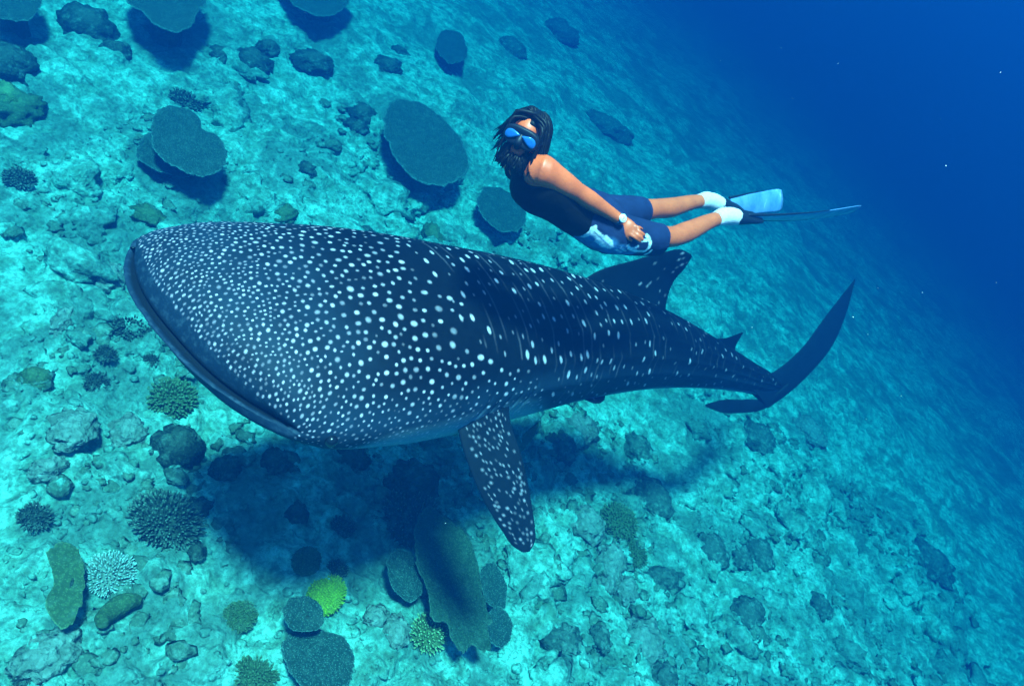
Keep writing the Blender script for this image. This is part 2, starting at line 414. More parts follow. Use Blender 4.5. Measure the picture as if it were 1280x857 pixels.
# the small eye at the corner of the mouth
ie = int(np.argmin(np.abs(ss-.058))); je = int(np.argmin(np.abs(np.degrees(th)-2)))
def ball(rx, ry, rz, nu=24, nw=14):
    a = np.linspace(0, 2*math.pi, nu, endpoint=False); b = np.linspace(-math.pi/2, math.pi/2, nw)
    V = np.stack([np.cos(b)[:, None]*np.cos(a)*rx, np.cos(b)[:, None]*np.sin(a)*ry, np.sin(b)[:, None]*np.ones_like(a)*rz], -1).reshape(-1, 3)
    return V, gridF(nw, nu, True)
m = NT('shark_eye'); m.bs(Base_Color=(.004, .005, .007), Roughness=.12)
V, F = ball(.03, .03, .03)
eye = link('eye', mesh_np('eye', V, F, None, m.m), shark, BV[ie, je]-SHARK_BASE)
eye['label'] = 'small dark round eye at the corner of the wide mouth'
# ------------------------------------------------------------------ diver
def tube(pts, rad, nseg=20, ref=(0, 0, 1), sub=6, caps=True, ends=(.6, .6)):
    """closed tapered tube; rad = (along ref, across) per point; rounded ends"""
    pts = np.asarray(pts, float); rad = np.asarray(rad, float)
    if rad.ndim == 1: rad = np.stack([rad, rad], -1)
    c = np.concatenate([[0], np.cumsum(np.linalg.norm(np.diff(pts, axis=0), axis=1))]); q = np.linspace(0, c[-1], max(2, (len(pts)-1)*sub+1))
    if len(pts) > 2: Q = interp(q, c, pts); R = np.stack([np.interp(q, c, rad[:, k]) for k in (0, 1)], -1)
    else: Q = pts[0]+(pts[1]-pts[0])*(q/c[-1])[:, None]; R = rad[0]+(rad[1]-rad[0])*(q/c[-1])[:, None]
    T = unit(np.gradient(Q, axis=0))
    if caps:
        pre, post = [], []
        for ang in (75, 50, 25):
            a = math.radians(ang)
            pre.append((Q[0]-T[0]*R[0].mean()*ends[0]*math.sin(a), R[0]*math.cos(a), T[0]))
            post.append((Q[-1]+T[-1]*R[-1].mean()*ends[1]*math.sin(a), R[-1]*math.cos(a), T[-1]))
        post = post[::-1]
        Q = np.array([p[0] for p in pre]+list(Q)+[p[0] for p in post]); R = np.array([p[1] for p in pre]+list(R)+[p[1] for p in post]); T = np.array([p[2] for p in pre]+list(T)+[p[2] for p in post])
    ref = np.asarray(ref, float)
    if ref.ndim == 1: ref = np.broadcast_to(ref, Q.shape)
    else:
        k = np.linspace(0, len(ref)-1, len(Q)); ref = np.stack([np.interp(k, np.arange(len(ref)), ref[:, d]) for d in range(3)], -1)
    A = unit(ref-T*(ref*T).sum(-1, keepdims=True)); B = np.cross(T, A)
    a = np.linspace(0, 2*math.pi, nseg, endpoint=False)
    V = Q[:, None]+A[:, None]*(R[:, :1]*np.cos(a))[..., None]+B[:, None]*(R[:, 1:]*np.sin(a))[..., None]
    n = len(Q); F = [gridF(n, nseg, True)]; V = V.reshape(-1, 3)
    if caps:
        j = np.arange(nseg); V = np.concatenate([V, Q[:1], Q[-1:]])
        F.append(np.stack([np.full(nseg, n*nseg), j, (j+1) % nseg], -1)[:, ::-1]); F.append(np.stack([np.full(nseg, n*nseg+1), (n-1)*nseg+j, (n-1)*nseg+(j+1) % nseg], -1))
    return V, F
def ell(c, ax, r, nu=28, nw=18):
    V, F = ball(*r, nu, nw); return np.asarray(c)+V@np.asarray(ax), [F]
def joinVF(parts):
    V, F, o = [], [], 0
    for v, f in parts:
        V.append(v); F += [np.asarray(x)+o for x in (f if isinstance(f, list) else [f])]; o += len(v)
    return np.concatenate(V), [x for x in F if x.shape[1] == 4]+[x for x in F if x.shape[1] == 3]
def remesh(parts, voxel, smooth=4):
    V, F = joinVF(parts); o = link('tmp', mesh_np('tmp', V, F))
    md = o.modifiers.new('r', 'REMESH'); md.mode = 'VOXEL'; md.voxel_size = voxel
    if smooth: sm = o.modifiers.new('s', 'SMOOTH'); sm.iterations = smooth; sm.factor = .5
    dg = bpy.context.evaluated_depsgraph_get(); dg.update()
    me = bpy.data.meshes.new_from_object(o.evaluated_get(dg)); bpy.data.objects.remove(o)
    co = np.empty(len(me.vertices)*3, np.float32); me.vertices.foreach_get('co', co)
    return me, co.reshape(-1, 3)
def setco(me, co, base):
    me.vertices.foreach_set('co', np.asarray(co-base, np.float32).ravel()); me.polygons.foreach_set('use_smooth', np.ones(len(me.polygons), bool)); me.update()
def put(me, k, v):
    a = me.attributes.new(k, 'FLOAT', 'POINT'); a.data.foreach_set('value', np.asarray(v, np.float32).ravel())
def seg_d(p, a, b):
    ab = b-a; t = np.clip(((p-a)@ab)/(ab@ab), 0, 1); return np.linalg.norm(p-a-t[:, None]*ab, axis=1)

J = dict(pelvis=P(757, 281, 3.74), waist=P(716, 260, 3.60), chest=P(672, 230, 3.47), neckb=P(657, 206, 3.42), head=P(657, 173, 3.32),
         shl=P(677, 213, 3.30), shr=P(642, 200, 3.64), ell=P(722, 240, 3.41), wrl=P(773, 273, 3.57), elr=P(700, 225, 3.78), wrr=P(752, 255, 3.9),
         hipl=P(760, 291, 3.67), hipr=P(758, 269, 3.81), knl=P(838, 296, 3.92), anl=P(905, 270, 4.2), knr=P(818, 261, 4.12), anr=P(884, 250, 4.45),
         toel=P(942, 272, 4.36), toer=P(922, 262, 4.6))
Ls, Lh = unit(J['shl']-J['shr']), unit(J['hipl']-J['hipr'])
Lref = np.array([Lh, Lh, Ls*.5+Lh*.5, Ls, Ls, Ls])
# head frame: left of the face, the way it looks, up
hy = unit(dirw((-.26, -.33, .9))); hz = dirw((.464, .886, .0)); hz = unit(hz-hy*(hz@hy)); hx = np.cross(hy, hz)
HX = np.array([hx, hy, hz]); HC = J['head']
def H(x, y, z): return HC+np.array([x, y, z])@HX
bodyp = []
tor = np.array([J['pelvis'], J['waist']*.5+J['pelvis']*.5, J['waist'], J['chest'], J['chest']*.45+J['neckb']*.55, J['neckb']])
torr = np.array([(.155, .115), (.145, .105), (.135, .10), (.165, .118), (.15, .105), (.075, .068)])
bodyp.append(tube(tor, torr, 32, Lref))
bodyp.append(tube([J['neckb'], H(0, -.02, -.05)], [.062, .058], 24, Ls))
bodyp.append(ell(H(0, -.012, .022), HX, (.076, .098, .092))); bodyp.append(ell(H(0, .03, -.05), HX, (.058, .066, .062))); bodyp.append(ell(H(0, .062, -.088), HX, (.026, .028, .02)))
bodyp.append(tube([H(0, .088, .022), H(0, .112, -.022)], [.011, .016], 14, hx)); bodyp.append(ell(H(0, .092, -.055), HX, (.025, .012, .010)))
for sg in (1, -1): bodyp.append(ell(H(sg*.078, -.01, -.005), HX, (.010, .022, .033)))
def lerp(a, b, t): return a+(b-a)*t
# arms (deltoid, biceps, elbow, forearm, wrist)
outl = unit(J['shl']-J['chest'])
bodyp.append(tube([lerp(J['chest'], J['shl'], .45), J['shl'], lerp(J['shl'], J['ell'], .35), lerp(J['shl'], J['ell'], .7), J['ell'], lerp(J['ell'], J['wrl'], .28), lerp(J['ell'], J['wrl'], .7), J['wrl']],
    [.074, .074, .064, .055, .044, .045, .034, .028], 24, Ls))
bodyp.append(tube([lerp(J['chest'], J['shr'], .5), J['shr'], lerp(J['shr'], J['elr'], .4), J['elr'], lerp(J['elr'], J['wrr'], .3), J['wrr'], lerp(J['elr'], J['wrr'], 1.35)], [.07, .064, .054, .041, .043, .028, .034], 24, Ls))
# legs
for s_, hl in (('l', 'hipl'), ('r', 'hipr')):
    h_, k_, a_, t_ = J[hl], J['kn'+s_], J['an'+s_], J['toe'+s_]
    back = unit(np.cross(unit(a_-h_), Lh))
    calf = lerp(k_, a_, .3)+back*.012
    bodyp.append(tube([h_, lerp(h_, k_, .4), lerp(h_, k_, .8), k_, calf, lerp(k_, a_, .65), a_], [.088, .080, .060, .055, .058, .046, .034], 26, Lh))
    bodyp.append(tube([a_-unit(t_-a_)*.03, lerp(a_, t_, .5), t_], [(.036, .036), (.042, .032), (.040, .018)], 20, Lh))
# left hand, back of the hand to the light; fingers spread over the thigh
hd = 3.605
bodyp.append(tube([J['wrl'], P(779, 278, hd), P(785, 284, hd), P(790, 289, hd+.005)], [(.027, .020), (.034, .017), (.041, .016), (.040, .013)], 22, unit(P(793, 281, hd)-P(783, 292, hd))))
fing = [((792.0, 283), (797, 283.6, -.006), (800.5, 284.6, .004), (803, 286, .018), .0078), ((793.5, 286.5), (799, 289, -.008), (803, 291.5, .002), (806, 294, .018), .0086),
        ((791.5, 290.5), (797, 294, -.008), (801, 297, .003), (804, 300, .020), .0090), ((788.0, 293), (793, 296.6, -.006), (797, 299.6, .004), (800, 302.4, .019), .0088)]
nails = []
for b0, b1, b2, b3, r in fing:
    bodyp.append(tube([P(lerp(785, b0[0], .5), lerp(284, b0[1], .5), hd), P(*b0, hd), P(b1[0], b1[1], hd+b1[2]), P(b2[0], b2[1], hd+b2[2]), P(b3[0], b3[1], hd+b3[2])], [r*1.1, r*1.08, r, r*.94, r*.78], 12, Ls))
bodyp.append(tube([P(779, 284, hd+.005), P(781, 291, hd+.005), P(785, 297, hd+.015), P(790, 301, hd+.03)], [.014, .0125, .0105, .008], 12, Ls))
pme, pco = remesh(bodyp, .0052, 5)
PB = J['pelvis'].copy()
m = NT('skin'); c = m.co()
sk = m.ramp(m.noise(9, 4, .6, c), (.3, (.62, .074, .016)), (.7, (.84, .110, .026)))
sk = m.mix(m.math('MULTIPLY', m.ramp(m.noise(60, 3, .6, c), (.5, 0.0), (.7, 1.0)), .25), sk, (.32, .055, .018))
m.bs(Base_Color=sk, Roughness=.45, Specular_IOR_Level=.4, Subsurface_Weight=.08, Subsurface_Radius=(.02, .008, .004)); m.bs(Normal=m.bump(m.noise(220, 2, .5, c), .12, .003))
pme.materials.clear(); pme.materials.append(m.m); setco(pme, pco, PB)
person = tag(link('person', pme, None, PB), 'freediver in black sleeveless top and blue shorts swimming above the whale shark', 'person')

def simple(name, col, rough=.6, spec=.3, var=.0, scale=30, bump=0.0):
    m = NT(name); c = m.co()
    if var: col = m.mix(m.math('MULTIPLY', m.ramp(m.noise(scale, 4, .6, c), (.35, 0.0), (.7, 1.0)), 1.0), col, tuple(q*(1-var) for q in col))
    m.bs(Base_Color=col, Roughness=rough, Specular_IOR_Level=spec)
    if bump: m.bs(Normal=m.bump(m.noise(scale, 4, .6, c), bump, .01))
    return m.m
BLACK = simple('black_neoprene', (.0022, .0022, .0024), .7, .12, .4, 60, .4)
NAVY_PLASTIC = simple('dark_rubber', (.004, .006, .012), .5, .25)
# sleeveless top
vt = np.array([lerp(J['pelvis'], J['waist'], .74), J['waist'], lerp(J['waist'], J['chest'], .5), J['chest'], lerp(J['chest'], J['neckb'], .45), lerp(J['chest'], J['neckb'], .8)])
vr = np.array([(.150, .114), (.148, .114), (.165, .124), (.180, .134), (.168, .120), (.118, .088)])
vme, vco = remesh([tube(vt, vr, 40, Lref), tube([lerp(J['shl'], J['chest'], .55), lerp(J['shl'], J['neckb'], .55)], [.066, .05], 20, Ls), tube([lerp(J['shr'], J['chest'], .3), lerp(J['shr'], J['neckb'], .4)], [.085, .06], 20, Ls)], .008, 4)
tv = unit(J['chest']-J['pelvis']); vco = vco+(.006*fbm(vco*np.array([9, 9, 9.])+3, 3, 8))[:, None]*unit(vco-(J['pelvis']+((vco-J['pelvis'])@tv)[:, None]*tv))
vme.materials.clear(); vme.materials.append(BLACK); setco(vme, vco, PB)
vest = link('vest', vme, person)
# shorts
HEML, HEMR = P(824, 300, 3.865), P(801, 265, 4.02)
shp = [tube([lerp(J['pelvis'], J['waist'], .80), lerp(J['pelvis'], J['waist'], .2), J['pelvis']+unit(J['pelvis']-J['waist'])*.02], [(.152, .118), (.172, .135), (.165, .125)], 36, Lh),
       tube([J['hipl'], lerp(J['hipl'], HEML, .5), HEML], [(.100, .112), (.094, .100), (.084, .090)], 30, Lh, ends=(.6, .08)),
       tube([J['hipr'], lerp(J['hipr'], HEMR, .5), HEMR], [(.100, .112), (.092, .098), (.082, .086)], 30, Lh, ends=(.6, .08))]
sme, sco = remesh(shp, .0062, 3)
axl = unit(HEML-J['hipl']); wr = fbm(np.stack([(sco@axl)*5, sco@Lh*16, sco@np.cross(axl, Lh)*16], -1), 3, 77)
rad_ = unit(sco-(J['hipl']*.5+J['hipr']*.5+((sco-J['hipl'])@axl)[:, None]*axl)); sco = sco+(.007*wr)[:, None]*rad_
# the pale wash and the white print along the left leg, laid out along the thigh
tl = ((sco-J['hipl'])@axl)/np.linalg.norm(HEML-J['hipl'])
vis = PX(sco)
bvh = BVHTree.FromPolygons([Vector(q) for q in sco], [list(p.vertices) for p in sme.polygons])
def on_short(px, py):
    d = Vector(unit(P(px, py, 1)-CAM)); h = bvh.ray_cast(Vector(CAM), d); return np.array(h[0]) if h[0] is not None else None
wht = np.zeros(len(sco)); blue = np.zeros(len(sco))
def stroke(pts, w, val=1.0, arr=None):
    q = [on_short(*p) for p in pts]; q = [x for x in q if x is not None]
    for a, b in zip(q[:-1], q[1:]): np.maximum(arr, val*(1-sstep(w*.8, w*1.6, seg_d(sco, a, b))), out=arr)
for pts in ([(706, 292), (725, 300), (745, 308), (765, 313), (785, 316)], [(726, 296), (745, 304), (762, 309)]): stroke(pts, .04, .85, blue)
for pts, w, v in (([(739, 286), (744, 284), (742, 288), (735, 289), (732, 293)], .008, 1), ([(744, 287), (750, 293), (757, 299), (763, 306)], .006, .95), ([(739, 290), (746, 297), (752, 303), (760, 309), (765, 308), (763, 302), (757, 296)], .0075, .9),
                  ([(746, 301), (754, 307), (762, 309)], .009, .85), ([(730, 296), (737, 293), (744, 295)], .006, .7), ([(785, 307), (788, 311), (793, 310), (797, 308)], .006, .9), ([(786, 310), (795, 314), (806, 314), (811, 310), (813, 303), (811, 297), (808, 294)], .0075, 1),
                  ([(803, 301), (809, 300), (812, 299)], .006, 1), ([(806, 318), (811, 316), (814, 313)], .006, .8), ([(770, 312), (776, 315)], .005, .6), ([(776, 310), (782, 314)], .005, .6), ([(722, 292), (728, 296)], .005, .5)):
    stroke(pts, w, v, wht)
wht *= .75+.5*fbm(sco*120, 2, 3)
m = NT('board_short_cloth'); c = m.co()
cl = m.ramp(m.noise(14, 4, .6, c), (.3, (.004, .008, .034)), (.7, (.007, .015, .058)))
cl = m.mix(m.math('MULTIPLY', m.attr('wash'), m.ramp(m.noise(26, 4, .7, c), (.3, .35), (.65, 1.0))), cl, (.06, .22, .48)); cl = m.mix(m.attr('print'), cl, (.85, .88, .92))
m.bs(Base_Color=cl, Roughness=.75, Specular_IOR_Level=.2); m.bs(Normal=m.bump(m.noise(70, 3, .6, c), .25, .004))
sme.materials.clear(); sme.materials.append(m.m); setco(sme, sco, PB); put(sme, 'print', wht); put(sme, 'wash', blue)
shorts = link('shorts', sme, person); shorts['label'] = 'navy blue board shorts with white swirling print on the left leg'
# hair: a cap of clumps and long loose strands
hr = random.Random(8); hp = []
cap = ell(H(0, -.025, .034), HX, (.092, .104, .098), 40, 26)
loc = (cap[0]-HC)@HX.T
cv = cap[0]+(.010*fbm(cap[0]*28, 2, 6))[:, None]*unit(cap[0]-H(0, -.025, .03))
pull = np.where((loc[:, 1] > .045) & (loc[:, 2] < .075), .80, 1.0); cv = H(0, -.025, .03)+(cv-H(0, -.025, .03))*pull[:, None]
hp.append((cv, cap[1]))
for k in range(520):
    az = hr.uniform(0, 2*math.pi); el = hr.uniform(-.35, 1.45)
    x, y, z = math.cos(az)*math.cos(el), math.sin(az)*math.cos(el), math.sin(el)
    if y > .42 and z < .72: continue
    r0 = np.array([x*.088, y*.100-.025, z*.094+.034]); out = unit(np.array([x, y, z*.6]))
    side_ = np.sign(x) if abs(x) > .1 else hr.choice((-1, 1))
    right = x > 0
    ln = hr.uniform(.16, .28) if not right else hr.uniform(.10, .21)
    drift = np.array([-.06, .06, -1.0]) if not right else np.array([.35, -.5, -.7])
    q = [r0*.93]; d = out*.25+(np.array([-.05, -.05, -.7]) if not right else np.array([.3, -.3, -.5]))
    for st_ in range(6):
        d = unit(d*.62+unit(drift+np.array([hr.gauss(0, .13), hr.gauss(0, .13), hr.gauss(0, .12)]))*.5)
        nx = q[-1]+d*ln/6
        e = nx-np.array([0, -.02, .03]); rr = np.linalg.norm(e/np.array([.094, .108, .102]))
        if rr < 1.03: nx = np.array([0, -.02, .03])+e/rr*1.04
        if nx[1] > .06 and abs(nx[0]) < .07: nx[0] = .075*side_
        q.append(nx)
    w0 = hr.uniform(.004, .010)
    hp.append(tube([H(*p) for p in q], [w0*.8, w0, w0, w0*.9, w0*.7, w0*.45, w0*.12], 5, hx, 2))
# beard along the jaw
for k in range(130):
    a = hr.uniform(-1.5, 1.5); zz = hr.uniform(-.105, -.035)
    b0 = np.array([math.sin(a)*.060, .03+math.cos(a)*.062*(1 if zz > -.09 else .7), zz])
    if zz > -.062 and abs(a) < .5: continue
    q = [b0*np.array([.95, .95, 1]), b0+np.array([b0[0]*.15, .012, -.012]), b0+np.array([b0[0]*.25+hr.gauss(0, .006), .016, -.035-hr.random()*.02])]
    hp.append(tube([H(*p) for p in q], [.008, .008, .002], 5, hx, 2))
V, F = joinVF(hp)
hair = link('hair', mesh_np('hair', V-PB, F, None, simple('dark_hair', (.0022, .0020, .0018), .55, .18, .4, 80)), person)
# diving mask: skirt with nose pocket, strap, two lenses
mk = []
def sq(cx, cz, w, h, n=2.8, k=44):
    a = np.linspace(0, 2*math.pi, k, endpoint=False); return cx+w*sup(np.cos(a), n), cz+h*sup(np.sin(a), n)
rings = []
for y, w, h in ((.055, .070, .036), (.075, .082, .044), (.100, .083, .045), (.116, .082, .044), (.120, .076, .039), (.114, .05, .02)):
    X, Zz = sq(0, .012, w, h); yy = y-.9*np.abs(X)**2*2.2
    notch = np.exp(-(X/.022)**2)*(Zz < .012)*.018
    rings.append(np.stack([X, yy, Zz+notch*np.sign(.012-Zz)*.6], -1))
R_ = np.array(rings); k = R_.shape[1]; V = HC+R_.reshape(-1, 3)@HX; F = [gridF(len(rings), k, True)]
V = np.concatenate([V, [H(0, .108, .012)]]); j = np.arange(k); F.append(np.stack([np.full(k, len(V)-1), (len(rings)-1)*k+j, (len(rings)-1)*k+(j+1) % k], -1))
mask = link('diving_mask', mesh_np('diving_mask', V-PB, F, None, NAVY_PLASTIC), person); mask['label'] = 'dark low volume diving mask, two lenses with blue reflection painted on'
link('nose_pocket', mesh_np('nose_pocket', tube([H(0, .106, .02), H(0, .118, -.010), H(0, .108, -.032)], [.012, .019, .015], 16, hx)[0]-PB, tube([H(0, .106, .02), H(0, .118, -.010), H(0, .108, -.032)], [.012, .019, .015], 16, hx)[1], None, NAVY_PLASTIC), mask)
a = np.linspace(0, 2*math.pi, 60, endpoint=False)
sv = []
for dz, dr in ((-.012, .0), (-.012, .006), (.012, .006), (.012, 0)):
    sv.append(np.stack([np.cos(a)*(.099+dr), np.sin(a)*(.116+dr)-.022, .012+dz+.02*(np.sin(a) < 0)*np.abs(np.sin(a))], -1))
sv = np.array(sv+[sv[0]]); link('strap', mesh_np('strap', HC+sv.reshape(-1, 3)@HX-PB, gridF(5, 60, True), None, NAVY_PLASTIC), mask)
m = NT('lens_reflection'); m.bs(Base_Color=(.02, .13, .42), Roughness=.16, Metallic=.25, Specular_IOR_Level=.6); LENS = m.m  # blue reflection on the glass, painted as base colour
for sg in (1, -1):
    a = np.linspace(0, 2*math.pi, 40, endpoint=False)
    t_ = np.cos(a); X2 = sg*(.040+.034*t_); Z2 = .014+.029*np.sin(a)*(.62+.38*t_)-.22*.034*t_
    rr = []
    for sc, yo in ((1.0, .108), (1.0, .1212), (.94, .1228), (.45, .1232), (.02, .1234)):
        cx, cz = sg*.040, .014; x_, z_ = cx+(X2-cx)*sc, cz+(Z2-cz)*sc
        rr.append(np.stack([x_, yo-1.98*x_**2, z_], -1))
    rr = np.array(rr); link('lens', mesh_np('lens', HC+rr.reshape(-1, 3)@HX-PB, gridF(5, 40, True), None, LENS), mask)
# watch
wd = unit(J['wrl']-J['ell']); wc = lerp(J['ell'], J['wrl'], 1.0); wn = unit(CAM-wc); wn = unit(wn-wd*(wn@wd)); wn = unit(wn*.93+np.cross(wd, wn)*-.38)
ws = np.cross(wd, wn)
def band(r, hw, th_, k=40):
    a = np.linspace(0, 2*math.pi, k, endpoint=False); out = []
    for q, rr in ((-hw, r), (-hw, r+th_), (hw, r+th_), (hw, r), (-hw, r)):
        out.append(wc+wd*q+(wn[None]*np.cos(a)[:, None]+ws[None]*np.sin(a)[:, None])*rr)
    return np.array(out).reshape(-1, 3), gridF(5, k, True)
def disc(c0, n_, r, h_, k=32, e=.85):
    n_ = unit(n_); t1 = unit(np.cross(n_, wd)); t2 = np.cross(n_, t1); a = np.linspace(0, 2*math.pi, k, endpoint=False); rr = []
    for s_, z in ((1, 0), (1, h_*.75), (e, h_), (.01, h_)): rr.append(c0+n_*z+(t1*np.cos(a)[:, None]+t2*np.sin(a)[:, None])*r*s_)
    return np.array(rr).reshape(-1, 3), gridF(4, k, True)
V, F = band(.0285, .010, .004); watch = link('watch', mesh_np('watch', V-PB, F, None, simple('blue_strap', (.012, .035, .09), .5, .4)), person); watch['label'] = 'wristwatch with white round dial and dark strap'
V, F = disc(wc+wn*.029, wn, .021, .009); link('watch_case', mesh_np('watch_case', V-PB, F, None, simple('white_case', (.80, .82, .82), .3, .5)), watch)
V, F = disc(wc+wn*.0385, wn, .0135, .0015); link('dial', mesh_np('dial', V-PB, F, None, simple('dial_white', (.86, .87, .86), .4, .4)), watch)
for ang, ln in ((.5, .008), (2.6, .011)):
    t1 = unit(np.cross(wn, wd)); hdv = t1*math.cos(ang)+np.cross(wn, t1)*math.sin(ang)
    V, F = tube([wc+wn*.0405, wc+wn*.0405+hdv*ln], [.0014, .0010], 6, wn, 1); link('watch_hand', mesh_np('watch_hand', V-PB, F, None, BLACK), watch)
# socks and long fins
SOCK = simple('white_sock', (.85, .58, .62), .8, .2, .2, 60, .3)
m = NT('fin_blade'); c = m.co()
bl = m.ramp(m.noise(7, 4, .6, c), (.35, (.10, .20, .42)), (.62, (.22, .32, .55)), (.75, (.80, .70, .78)))  # white stop paints the lit patch of the blade into its colour
m.bs(Base_Color=bl, Roughness=.25, Specular_IOR_Level=.6, Transmission_Weight=.15); BLADE = m.m
for s_, tip, wv0, wv1, rw, tw in (('l', P(1069, 262, 4.86), dirw((.02, .10, 1.0)), dirw((.05, .16, 1.0)), .05, .092), ('r', P(977, 250, 5.18), dirw((-.05, 1, .35)), dirw((-.10, 1, .30)), .058, .080)):
    a_, t_, k_ = J['an'+s_], J['toe'+s_], J['kn'+s_]; fd = unit(t_-a_); wv0, wv1 = unit(wv0), unit(wv1)
    V, F = tube([lerp(a_, k_, .16), lerp(a_, k_, .03), lerp(a_, t_, .22), lerp(a_, t_, .42)], [(.043, .043), (.050, .053), (.054, .052), (.052, .044)], 24, Lh, ends=(.05, .1))
    V = V+(.0025*fbm(V*70, 2, 5))[:, None]*unit(V-lerp(a_, t_, .1)); link('sock', mesh_np('sock', V-PB, F, None, SOCK), person)
    finr = link('swim_fin', None, person); finr['label'] = 'long freediving fin with pale blue blade and dark foot pocket' if s_ == 'l' else 'freediving fin showing the face of its pale translucent blue blade'
    V, F = tube([lerp(a_, t_, .20), lerp(a_, t_, .5), t_, t_+fd*.05], [(.052, .047), (.054, .042), (.052, .026), (.046, .012)], 26, Lh, ends=(.15, .5))
    link('foot_pocket', mesh_np('foot_pocket', V-PB, F, None, NAVY_PLASTIC), finr)
    n = 26; u_ = np.linspace(0, 1, n); st0 = lerp(a_, t_, .72)
    ax = st0+(tip-st0)*u_[:, None]; nb = unit(np.cross(unit(tip-st0), wv0)); bend = (.02*np.sin(u_*math.pi)*(-1 if s_ == 'l' else .5)); ax = ax-nb*bend[:, None]
    hw = np.interp(u_, [0, .12, .35, .9, .97, 1], [rw, rw*1.05, (rw+tw)/2, tw, tw*.96, tw*.86]); wv = unit(wv0+(wv1-wv0)*u_[:, None])
    cr = np.linspace(-1, 1, 13); th_ = .006-.0045*u_
    top_ = ax[:, None]+wv[:, None]*(hw[:, None]*cr)[..., None]+nb*(.010*(1-cr**2))[None, :, None]
    V = np.concatenate([(top_+nb*th_[:, None, None]/2).reshape(-1, 3), (top_-nb*th_[:, None, None]/2).reshape(-1, 3)])
    g = gridF(n, 13); Fb = [g, g[:, ::-1]+n*13]; o2 = n*13
    e1 = np.arange(n-1)*13
    Fb += [np.stack([e1, e1+13, e1+13+o2, e1+o2], -1), np.stack([e1+12, e1+12+o2, e1+25+o2, e1+25], -1)]; c1 = (n-1)*13+np.arange(12); Fb.append(np.stack([c1, c1+1, c1+1+o2, c1+o2], -1))
    blade = link('blade', mesh_np('blade', V-PB, np.concatenate(Fb), None, BLADE), finr)
    for sg in (-1, 1):
        V, F = tube(ax[:18]+wv[:18]*(hw[:18]*sg)[:, None], [.009*(1-.75*q) for q in u_[:18]/u_[17]], 8, nb, 1); link('rail', mesh_np('rail', V-PB, F, None, NAVY_PLASTIC), blade)
# ------------------------------------------------------------------ corals and rocks on the seabed
def coral_mat(name, low, high, tip=(.35, .36, .26), scale=30, bump=.6, dist=.012, rough=.85, sandy=.12, grain=.25):
    m = NT(name); c = m.co()
    col = m.ramp(m.noise(6, 5, .65, c), (.3, low), (.7, high))
    v = m.voro(scale, c); col = m.mix(m.ramp(v, (.15, 0.0), (.55, .55)), col, tuple(q*.45 for q in low))
    col = m.mix(m.math('MULTIPLY', m.ramp(m.voro(scale*2.0, c), (.18, 1.0), (.36, 0.0)), grain), col, tip)
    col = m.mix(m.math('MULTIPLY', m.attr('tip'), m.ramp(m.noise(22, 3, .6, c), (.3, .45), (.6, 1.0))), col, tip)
    col = m.mix(m.math('MULTIPLY', m.ramp(m.noise(11, 6, .7, c), (.52, 0.0), (.68, 1.0)), sandy), col, (.30, .38, .30))
    m.bs(Base_Color=col, Roughness=rough, Specular_IOR_Level=.15)
    m.bs(Normal=m.bump(m.math('ADD', m.math('MULTIPLY', v, -1.0), m.noise(scale*2.2, 3, .6, c)), bump, dist)); return m.m
MT = dict(fan=coral_mat('fan_plate_coral', (.034, .066, .038), (.060, .105, .058), (.15, .20, .13), 46, .9, .02, grain=.55),
          plate=coral_mat('plate_coral_brown', (.030, .062, .048), (.052, .092, .070), (.20, .31, .25), 46, .9, .02, grain=.55),
          olive=coral_mat('olive_coral', (.060, .082, .030), (.11, .135, .050), (.30, .34, .16), 40),
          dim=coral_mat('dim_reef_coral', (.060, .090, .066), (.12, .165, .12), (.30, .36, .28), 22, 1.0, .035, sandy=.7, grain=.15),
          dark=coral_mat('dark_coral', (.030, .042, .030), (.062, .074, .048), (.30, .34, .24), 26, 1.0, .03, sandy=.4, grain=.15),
          green=coral_mat('bright_green_coral', (.30, .34, .010), (.46, .50, .018), (.70, .72, .05), 60, .8),
          yellow=coral_mat('yellow_tip_coral', (.10, .12, .035), (.17, .19, .05), (.62, .62, .28), 40),
          pale=coral_mat('pale_coral', (.20, .21, .16), (.34, .34, .27), (.75, .75, .68), 34),
          rock=coral_mat('reef_rock', (.16, .17, .12), (.44, .42, .34), (.6, .6, .5), 20, 1.0, .035, grain=.1))
CG = 'corals scattered over the reef slope'
